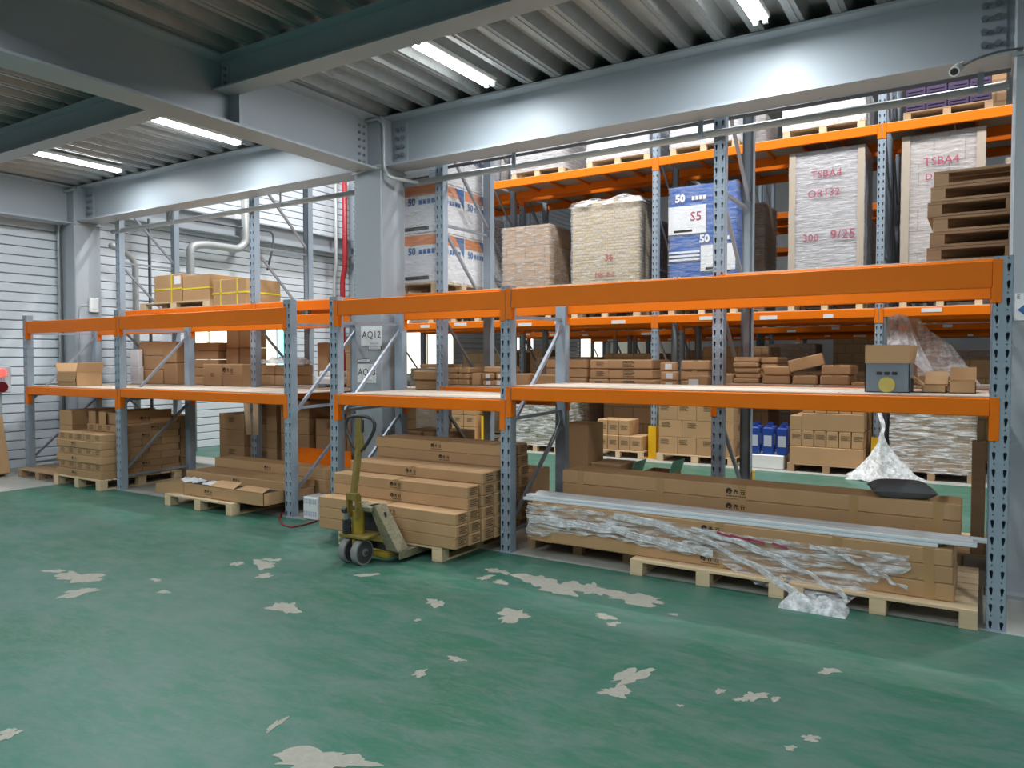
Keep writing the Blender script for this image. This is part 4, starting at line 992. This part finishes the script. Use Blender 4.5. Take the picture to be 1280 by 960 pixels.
# hand pallet truck
def truck():
    tx, ty = -4.13, 4.30
    r = empty('hand_pallet_truck', (tx, ty, 0)); tag(r, 'worn yellow hand pallet truck with black twin wheels and loop handle', 'pallet truck')
    for dx in (-.075, .055):
        x0 = tx+dx
        wl_ = MB().cyl((x0-.028, ty, .098), (x0+.028, ty, .098), .098, 32).build('wheel', 'tread', r, False)
        for s_ in (-1, 1):
            MB().cyl((x0+s_*.0275, ty, .098), (x0+s_*.031, ty, .098), .084, 32).build('wheel_face', 'rubber', wl_)
            MB().cyl((x0+s_*.03, ty, .098), (x0+s_*.04, ty, .098), .03, 16).build('hub', 'hub', wl_)
            for k in range(6):
                a = k*math.pi/3; MB().cyl((x0+s_*.031, ty+.055*math.cos(a), .098+.055*math.sin(a)), (x0+s_*.033, ty+.055*math.cos(a), .098+.055*math.sin(a)), .009, 8).build('wheel_hole', 'rubber', wl_)
    MB().cyl((tx-.13, ty, .098), (tx+.11, ty, .098), .014, 10).build('axle', 'dark_steel', r)
    b = MB(); b.box(tx-.15, tx+.13, ty-.05, ty+.14, .205, .235, .01); b.box(tx-.022, tx+.012, ty-.03, ty+.03, .12, .21); b.build('wheel_bracket', 'truck_yellow', r)
    MB().cyl((tx-.01, ty+.03, .235), (tx-.01, ty+.03, .41), .047, 18).build('pump_cylinder', 'truck_yellow_new', r)
    sp_ = []
    for i in range(60): a = i*.85; sp_.append((tx-.075+.032*math.cos(a), ty-.03+.032*math.sin(a), .235+i*.0019))
    MB().tube(sp_, .006, 6).build('spring', 'dark_steel', r); MB().cyl((tx-.075, ty-.03, .345), (tx-.075, ty-.03, .40), .024, 10).build('piston_cap', 'hub', r)
    MB().cyl((tx-.10, ty-.04, .42), (tx-.06, ty-.04, .42), .026, 12).build('chain_roller', 'dark_steel', r)
    b = MB(); b.box(tx-.075, tx-.055, ty-.04, ty+.02, .36, .54, .004); b.box(tx+.015, tx+.035, ty-.04, ty+.02, .36, .54, .004); b.box(tx-.075, tx+.035, ty-.045, ty+.01, .50, .56, .006); b.build('handle_fork', 'truck_yellow', r)
    lx, lz, ly = tx-.02, .52, ty-.015
    top = Vector((tx+.0, ty+.03, .90))
    sh_ = MB(); sh_.bar((lx, ly, lz), top, .062, .04, .006); sh_.build('handle_shaft', 'truck_yellow', r)
    base = Vector((top.x, top.y, .86)); pts_ = []
    outline = [(0, 0), (.055, .05), (.105, .115), (.148, .19), (.152, .24), (.125, .278), (.06, .292), (0, .294), (-.06, .292), (-.125, .278), (-.152, .24), (-.148, .19), (-.105, .115), (-.055, .05)]
    for x_, z_ in outline: pts_.append((base.x+x_, base.y+.02*z_/.3, base.z+z_))
    MB().tube(pts_, .0145, 10, closed=True).build('handle_loop', 'dark_steel', r, True)
    MB().poly([(base.x-.06, base.y-.004, base.z+.02), (base.x+.06, base.y-.004, base.z+.02), (base.x+.035, base.y-.004, base.z+.15), (base.x+.028, base.y-.004, base.z+.28), (base.x-.028, base.y-.004, base.z+.28), (base.x-.035, base.y-.004, base.z+.15)], (0, .014, 0)).build('handle_plate', 'truck_yellow', r)
    MB().box(base.x+.035, base.x+.055, base.y-.012, base.y+.005, base.z+.17, base.z+.27, .004).build('release_lever', 'dark_steel', r)
    # bridge: top bracket and slanted plates down to the fork heels
    MB().box(tx-.09, tx+.12, ty+.03, ty+.17, .405, .455, .012).build('bridge_top', 'truck_worn', r)
    for s_, xe in ((1, .30), (-1, -.34)):
        xt = .10 if s_ > 0 else -.08
        b = MB(); b.poly([(tx+xt-.03, ty+.06, .455), (tx+xt+.035*s_, ty+.06, .455), (tx+xe, ty+.14, .10), (tx+xe-.12*s_, ty+.14, .10)] if s_ > 0 else [(tx+xt+.03, ty+.06, .455), (tx+xt-.035, ty+.06, .455), (tx+xe, ty+.14, .10), (tx+xe+.12, ty+.14, .10)], (0, .13, 0))
        b.build('bridge_plate', 'truck_worn', r)
        xa, xb = sorted((tx+xe, tx+xe-.16*s_))
        b = MB(); b.box(xa, xb, ty+.16, ty+1.25, .082, .094, .003); b.box(xa, xa+.008, ty+.16, ty+1.25, .035, .082); b.box(xb-.008, xb, ty+.16, ty+1.25, .035, .082)
        b.build('fork', 'truck_worn', r)
        MB().cyl(((xa+xb)/2-.03, ty+1.1, .035), ((xa+xb)/2+.03, ty+1.1, .035), .035, 14).build('load_roller', 'rubber', r)
        MB().bar(((xa+xb)/2, ty+.12, .07), ((xa+xb)/2, ty+1.08, .06), .03).build('push_rod', 'truck_yellow', r)
    MB().box(tx-.24, tx+.22, ty+.10, ty+.19, .045, .085, .008).build('lift_yoke', 'truck_yellow_new', r)
    for s_ in (-1, 1): MB().bar((tx+s_*.07, ty+.04, .215), (tx+s_*.20, ty+.20, .16), .035, .05, .006).build('yoke_arm', 'truck_yellow', r)
    MB().box(tx-.2, tx+.18, ty+.13, ty+.15, .10, .40, .004).build('bridge_web', 'dark_steel', r)
    return r
truck()
# long carton load under the right bay
pallet(-2.20, -1.10, 5.16, 6.24, 0, 'pale pallet under the middle of the three-metre cartons', 'pine', .118)
pallet(-1.07, .0, 5.16, 6.24, 0, 'pale pallet under the right end of the three-metre cartons', 'pine', .118)
pallet(-3.27, -2.3, 5.45, 6.2, 0, 'pallet hidden under the left end of the three-metre cartons', 'old_wood', .118)
for k in range(3):
    for j in range(2):
        y0 = 5.255+j*.33
        carton(-3.13+.01*k, -.12-.006*k, y0, y0+.325, .119+k*.107, .119+(k+1)*.107, ('three-metre kraft carton at the front under torn film, ' if j == 0 else 'three-metre kraft carton behind the front ones, ')+LAY[k], 'three-metre cartons, lower %s row' % ('front' if j == 0 else 'back'), 'kraft', 'bands' if j == 0 else None, (('front', STAMP, .5, .5, 1.),) if j == 0 else (), 'long_carton', .008)
for k in range(2):
    carton(-3.01, -.10, 5.60, 5.92, .441+k*.112, .441+(k+1)*.112, 'three-metre brown carton set back on the pile, %s' % ('lower of the two' if k == 0 else 'under the grey cushion'), None, 'kraft', 'bands', (('front', STAMP, .505, .5, 1.05),), 'long_carton', .008)
for k in range(3):
    for j in range(2):
        o = MB().box(-3.20+.05*j+random.uniform(-.02, .02), -.20+.14*(j+k == 3)+.17*(j == 1)+random.uniform(-.02, .02), 5.27+k*.075, 5.335+k*.075, .4415+j*.026, .4665+j*.026, .003).build('white_profile', 'profile_white')
        tag(o, 'long white extruded profile on the three-metre cartons, %s layer, %s from the aisle front' % (('lower', 'upper')[j], ORD[k]), 'profile', 'white profiles on the cartons')
        MB().box(WL[o].x-1.45, WL[o].x+1.45, 5.2685+k*.075, 5.271+k*.075, .450+j*.026, .456+j*.026).build('groove', 'profile_white', o)
# torn stretch film over the front
rz = random.Random(21); ph = [rz.uniform(0, 6.28) for _ in range(9)]
def botz(x):
    K = [(-3.14, .15), (-2.8, .21), (-2.45, .24), (-2.0, .20), (-1.62, .19), (-1.4, .10), (-1.15, .04), (-.95, .012), (-.72, .012), (-.60, .14), (-.36, .30)]
    for (a, c), (d, e) in zip(K, K[1:]):
        if x <= d: return c+(e-c)*(x-a)/(d-a)
    return K[-1][1]
def torn(u, v):
    x = -3.14+2.78*u; zt = .43 if x < -2.2 else .43-.05*min(1, (x+2.2)/.8)
    z = zt+(botz(x)-zt)*v
    y = 5.246-.012*abs(math.sin(x*13+z*30+ph[0]))-.01*abs(math.sin(x*29-z*41+ph[1]))-.006*math.sin(x*60+ph[2])
    if z < .12: y -= .05*min(1, (.12-z)/.1)+.02
    return (x+.01*math.sin(z*40+ph[3]), y, z+.008*math.sin(x*37+ph[4])*v)
o = MB().grid(torn, 90, 26).build('stretch_film', 'wrap_loose', None, True); tag(o, 'torn clear stretch film hanging over the front of the three-metre cartons', 'plastic film')
def ribbon(P, wd, seed):
    rr = random.Random(seed); ph_ = [rr.uniform(0, 6.28) for _ in range(5)]; P = [Vector(p) for p in P]
    def f(u, v):
        k = u*(len(P)-1); i_ = min(int(k), len(P)-2); p = P[i_].lerp(P[i_+1], k-i_); ww = wd*(.55+.45*abs(math.sin(u*5+ph_[0])))
        return (p.x+.01*math.sin(u*23+ph_[1]), p.y-.010-.012*abs(math.sin(v*9+u*14+ph_[2])), p.z+(v-.5)*ww+.006*math.sin(u*31+v*5+ph_[3]))
    MB().grid(f, 48, 8).build('twisted_film', 'film_white', o, True)
ribbon([(-2.35, 5.24, .41), (-2.0, 5.235, .39), (-1.6, 5.22, .30), (-1.3, 5.20, .19), (-1.05, 5.15, .08), (-.92, 5.10, .03)], .06, 1)
ribbon([(-1.75, 5.235, .385), (-1.4, 5.23, .33), (-1.1, 5.21, .25), (-.85, 5.19, .15), (-.7, 5.16, .08)], .045, 2)
ribbon([(-.95, 5.235, .37), (-.75, 5.23, .33), (-.55, 5.225, .25), (-.38, 5.22, .18)], .03, 3)
ribbon([(-3.1, 5.24, .30), (-2.7, 5.235, .31), (-2.3, 5.235, .29), (-1.9, 5.23, .25), (-1.6, 5.23, .23)], .07, 5)
for (u, v, w_) in [(905, 668, .1), (925, 672, .14), (880, 676, .1), (945, 676, .12), (895, 682, .12), (975, 682, .1)]:
    p = at(u, v, Y=5.225); MB().bar((p.x-w_/2, 5.222, p.z+.01), (p.x+w_/2, 5.222, p.z-.012), .004, .014).build('red_print', 'red_ink', o)
c_ = crumple(-1.10, -.68, 4.96, 5.15, .012, .075, 31); o2 = c_.build('crumpled_film', 'film_white', o, True)
# grey cushion
def cush(sg):
    def f(u, v):
        a, c = u*2-1, v*2-1; k = ((1-a**4)*(1-c**4))**.55; pinch = 1-.10*(1-abs(a)**2)*abs(c)**2-.10*(1-abs(c)**2)*abs(a)**2
        return (.20*a*pinch, .165*c*pinch, sg*.058*k)
    return f
cu = MB().grid(cush(1), 22, 22); cu.grid(cush(-1), 22, 22); cu.v = [Vector((v.x*math.cos(.25)-v.y*math.sin(.25)-.46, v.x*math.sin(.25)+v.y*math.cos(.25)+5.74, v.z+.714)) for v in cu.v]
o = cu.build('cushion', 'cushion', None, True); tag(o, 'dark grey cushion lying on the upper three-metre carton', 'cushion')
o = empty('shipping_slip', (0, 0, 0)); bpy.data.objects.remove(o)
# cartons behind the right bay on the floor of the tall rack
carton(-4.55, -4.02, 6.62, 7.2, 0, .42, 'dark carton stacked low behind the slotted middle post', None, 'kraft'); carton(-4.9, -4.6, 6.6, 7.3, 0, .62, 'patterned brown carton on the floor behind the slotted middle post', None, 'kraft')
def xa_(u, Y): return at(u, 570, Y=Y).x
for k in range(2): carton(xa_(700, 6.62), xa_(735, 6.62), 6.62, 6.98, k*.48, k*.48+.48, 'large dark brown carton behind the rear post, '+('lower' if k == 0 else 'upper')+' of the pair', None, 'kraft')
carton(xa_(738, 6.66), xa_(776, 6.66), 6.66, 7.05, 0, .58, 'dark square carton on the floor next to the pale green flap', None, 'kraft')
open_carton(xa_(777, 6.7)+.012, xa_(788, 6.7), 6.7, 7.0, 0, .50, 'narrow dark open carton with pale green flap raised', 'kraft', ((3, 70),), .12, fm='green_carton')
open_carton(xa_(801, 6.62), xa_(836, 6.62), 6.62, 6.95, 0, .54, 'wide dark open carton with pale green flap on the floor by the aisle', 'kraft', ((3, 72),), .12, fm='green_carton')
# strip of wood and pallet end behind the long cartons near the right post
pallet(-.2, .75, 6.62, 7.4, 0, 'old pallet on the floor behind the right end of the long cartons', 'old_wood', .13)
o = MB().box(-.06, .03, 6.5+.12, 6.75, .13, .98, .004).build('brown_board', 'brown_wood'); tag(o, 'dark brown upright board behind the right slotted post', 'board')
o = MB().poly([(-.02, 6.35, .25), (.10, 6.35, .25), (.10, 6.35, .42)], (0, .3, 0)).build('timber_wedge', 'pine'); 
tag(o, 'pale timber wedge beside the right end of the long cartons', 'timber')
o.location.z -= .25-.0; WL[o] = Vector(o.location)
o.location.z = .13; o.location.y = 6.9

# ------------------------------------------------------------------ column signs and fittings
yS = CY-HS-.004
def sign(x0, x1, z0, z1, body, label, sub=True):
    o = MB().box(x0, x1, yS-.001, yS+.004, z0, z1).build('sign', 'paper'); tag(o, label, 'sign')
    writing(body, (z1-z0)*.52, ((x0+x1)/2+.005, yS-.002, (z0+z1)/2+.01), 'ink', o)
    for k in range(5): MB().box((x0+x1)/2-.01+k*.024, (x0+x1)/2+.006+k*.024, yS-.002, yS, z0+.018, z0+.034).build('small_print', 'grey_print', o)
    return o
sign(-5.745, -5.452, 1.745, 1.955, 'AQ12', 'white sign reading AQ12 on the middle column')
sign(-5.80, -5.535, 1.345, 1.548, 'AQ13', 'white sign reading AQ13 on the middle column')
for x0, x1, z0, ax, lb in ((-5.64, -5.455, 1.70, 0, 'small framed label strip under the AQ12 sign'), (-5.80, -5.615, 1.562, .12, 'small tilted label strip above the AQ13 sign')):
    o = MB().box(x0, x1, yS-.001, yS+.004, z0, z0+.042).build('label_strip', 'ink'); tag(o, lb, 'label'); MB().box(x0+.006, x1-.006, yS-.0025, yS, z0+.006, z0+.036).build('strip_paper', 'paper', o)
    for k in range(6): MB().box(x0+.03+k*.02, x0+.042+k*.02, yS-.0035, yS-.002, z0+.014, z0+.028).build('small_print', 'grey_print', o)
    o.rotation_euler = (0, -ax*.5, 0)
xR = CX[2]-HS
o = MB().box(xR+.03, xR+.26, yS-.001, yS+.004, 1.86, 2.04).build('sign', 'paper'); tag(o, 'white sign with a blue diamond on the right-hand column', 'sign')
MB().poly([(xR+.045, yS-.002, 1.93), (xR+.12, yS-.002, 1.865), (xR+.195, yS-.002, 1.93), (xR+.12, yS-.002, 1.995)], (0, .002, 0)).build('diamond', 'blue_print', o); writing('E', .04, (xR+.05, yS-.003, 2.015), 'ink', o)
# switch box on the left column
xs_ = CX[0]+HS
r = empty('switch_box', (xs_, 6.33, 2.3)); tag(r, 'small white switch box on the left column', 'switch')
MB().box(xs_-.002, xs_+.05, 6.26, 6.40, 2.31, 2.53, .01).build('body', 'white_plastic', r); MB().box(xs_+.05, xs_+.056, 6.30, 6.36, 2.36, 2.47, .003).build('switch', 'paper', r)
MB().tube([(xs_+.015, 6.25, 2.42), (xs_+.015, 6.14, 2.41), (xs_+.015, 6.12, 2.36), (xs_+.015, 6.12, 1.3)], .008, 6).build('conduit', 'pipe_grey', r)
# conduits
def pipe(pts, r_, m, label, n=10, name='conduit_pipe', sm_=3, cat='pipe'):
    P = [Vector(p) for p in pts]; out = [P[0]]
    for i in range(1, len(P)-1):
        a, c, d = P[i-1], P[i], P[i+1]; k = min(.12, (c-a).length*.45, (d-c).length*.45)
        s0 = c+(a-c).normalized()*k; s1 = c+(d-c).normalized()*k
        for j in range(6):
            t_ = j/5; out.append(s0.lerp(c, t_).lerp(c.lerp(s1, t_), t_))
    out.append(P[-1]); o = MB().tube(out, r_, n).build(name, m, None, True); tag(o, label, cat); return o
yf_ = CY-HS
pipe([(CX[0]-.19, yf_-.03, 0), (CX[0]-.19, yf_-.03, 3.55), (CX[0]-.08, yf_-.03, 3.75), (CX[0]-.08, yf_-.03, 4.1), (CX[0]+.3, yf_-.03, 4.12)], .022, 'pipe_grey', 'grey conduit running down the left column from the deck')
pipe([(CX[0]-.12, yf_-.025, 0), (CX[0]-.12, yf_-.025, 3.5), (CX[0]-.02, yf_-.025, 3.7), (CX[0]-.02, yf_-.025, 4.1)], .012, 'dark_pipe', 'thin dark conduit beside the grey one on the left column')
xm = CX[1]+HS
pipe([(CX[1]-.1, yf_-.03, 4.14), (xm+.0, yf_-.03, 4.14), (xm+.04, 6.075, 4.08), (xm+.04, 6.075, 3.62), (xm+.10, 6.075, 3.52), (xm+.25, 6.38, 3.50)], .018, 'pipe_grey', 'grey conduit bending round the top of the middle column')
pipe([(CX[1]-HS+.01, yf_-.025, 3.60), (xm-.05, yf_-.025, 3.655), (xm+.05, 6.12, 3.66)], .013, 'pipe_grey', 'short conduit crossing the middle column below the beam')
lowp = pipe([(-11.15, 6.45, 3.515), (-5.86, 6.45, 3.525)], .032, 'pipe_grey', 'long grey pipe hung below the beam on the wall side of the middle column')
for x in (-10.9, -9.6, -7.4): MB().box(x-.012, x+.012, 6.405, 6.42, 3.5, 3.70).build('hanger', 'pipe_grey', lowp)
for x in (-10.95, -9.7): MB().box(x-.04, x+.04, 6.41, 6.416, 3.52, 3.66).build('hanger_plate', 'pipe_grey', lowp)
lowp2 = pipe([(-5.43, 6.45, 3.525), (.12, 6.45, 3.545)], .032, 'pipe_grey', 'long grey pipe hung below the beam between middle and right columns')
for x in (-4.0, -2.1, -.05): MB().box(x-.02, x+.02, 6.405, 6.42, 3.5, 3.70).build('hanger', 'rack_grey', lowp2)
pipe([(-5.42, 6.72, 3.72), (.6, 6.72, 3.74)], .018, 'dark_pipe', 'thin dark pipe running behind the long grey pipe')
wallx = WX+.36
pipe([(wallx, 8.1, 0), (wallx, 8.1, 3.55), (wallx, 8.4, 3.62), (wallx, 9.1, 3.62), (wallx, 9.25, 3.75), (wallx, 9.25, 4.6)], .07, 'pipe_grey', 'thick grey pipe bending along the panelled wall')
pipe([(wallx, 7.1, 0), (wallx, 7.1, 3.2), (wallx, 6.85, 3.35), (wallx+.2, 6.6, 3.35)], .05, 'pipe_grey', 'grey pipe with an elbow rising along the panelled wall')
pipe([(wallx, 7.35, 0), (wallx, 7.35, 3.9)], .025, 'dark_pipe', 'thin dark riser on the panelled wall')
pipe([(wallx, 8.0, 4.0), (wallx, 9.9, 4.05), (wallx, 9.9, 3.8), (wallx, 9.75, 3.3)], .02, 'dark_pipe', 'dark cable hanging from the girt on the panelled wall')
pipe([(-11.56, 11.66, 0), (-11.56, 11.66, 3.3), (-11.48, 11.66, 3.55), (-11.48, 11.66, 6)], .055, 'red_pipe', 'red sprinkler riser beside the rear wall column')
pipe([(-11.66, 11.52, 0), (-11.66, 11.52, 3.3), (-11.60, 11.52, 3.55), (-11.60, 11.52, 6)], .035, 'pipe_grey', 'grey riser beside the red sprinkler pipe')
# CCTV camera
cx_, cy_, cz_ = -.18, 6.0, 3.612
r = empty('security_camera', (cx_, cy_, 3.655)); tag(r, 'small white bullet security camera under the beam', 'camera')
d = Vector((-.12, -.75, -.35)).normalized(); p = Vector((cx_, cy_+.1, cz_+.0))
MB().cyl(p, p+d*.14, .034, 20).build('body', 'white_plastic', r); MB().cyl(p+d*.14, p+d*.15, .034, 20).build('rim', 'white_plastic', r); MB().cyl(p+d*.1495, p+d*.153, .023, 20).build('lens', 'black_foam', r)
MB().bar(p+d*.03, (cx_+.02, cy_+.13, 3.656), .02).build('bracket', 'white_plastic', r)
pipe([p-d*.01, (cx_+.1, cy_+.06, 3.64), (.05, 6.05, 3.66), (.5, 6.045, 3.63)], .008, 'dark_pipe', 'camera cable running to the right-hand column', cat='cable', name='camera_cable')
# fire alarm post and leaning carton at the left edge
r = empty('alarm_post', (-11.45, 5.0, 0)); tag(r, 'grey post carrying a white alarm box with red lamp and red bell', 'alarm')
a0 = at(-5, 475, X=-11.75)
xq, yq = a0.x, a0.y
r.location = (xq, yq, 0); WL[r] = Vector((xq, yq, 0))
MB().box(xq-.05, xq+.05, yq-.05, yq+.05, 0, 1.5).build('post', 'grey_wall', r)
MB().box(xq+.05, xq+.11, yq-.16, yq+.15, 1.13, 1.50, .012).build('alarm_box', 'red_box', r)
MB().cyl((xq+.11, yq+.02, 1.41), (xq+.14, yq+.02, 1.41), .055, 20).build('alarm_lamp', 'red_lens', r); MB().cyl((xq+.11, yq+.02, 1.21), (xq+.135, yq+.02, 1.21), .075, 24).build('alarm_bell', 'red_lens_dark', r)
for k in range(3): MB().box(xq+.109, xq+.113, yq-.03+k*.035, yq-.005+k*.035, 1.29, 1.34).build('small_print', 'grey_print', r)
o = MB().obox((-11.42, 4.72, .42), (.10, .30, .40), Matrix.Rotation(math.radians(-14), 3, 'Y'), .008).build('carton', 'kraft'); tag(o, 'tall kraft carton leaning at the foot of the alarm post', 'box')
for k in range(6): MB().obox((-11.315, 4.79+.03*k, .34), (.002, .008, .14), Matrix.Rotation(math.radians(-14), 3, 'Y')).build('printed_bars', 'paper', o)
mn = min((o.matrix_basis @ v.co).z for v in o.data.vertices); o.location.z -= mn
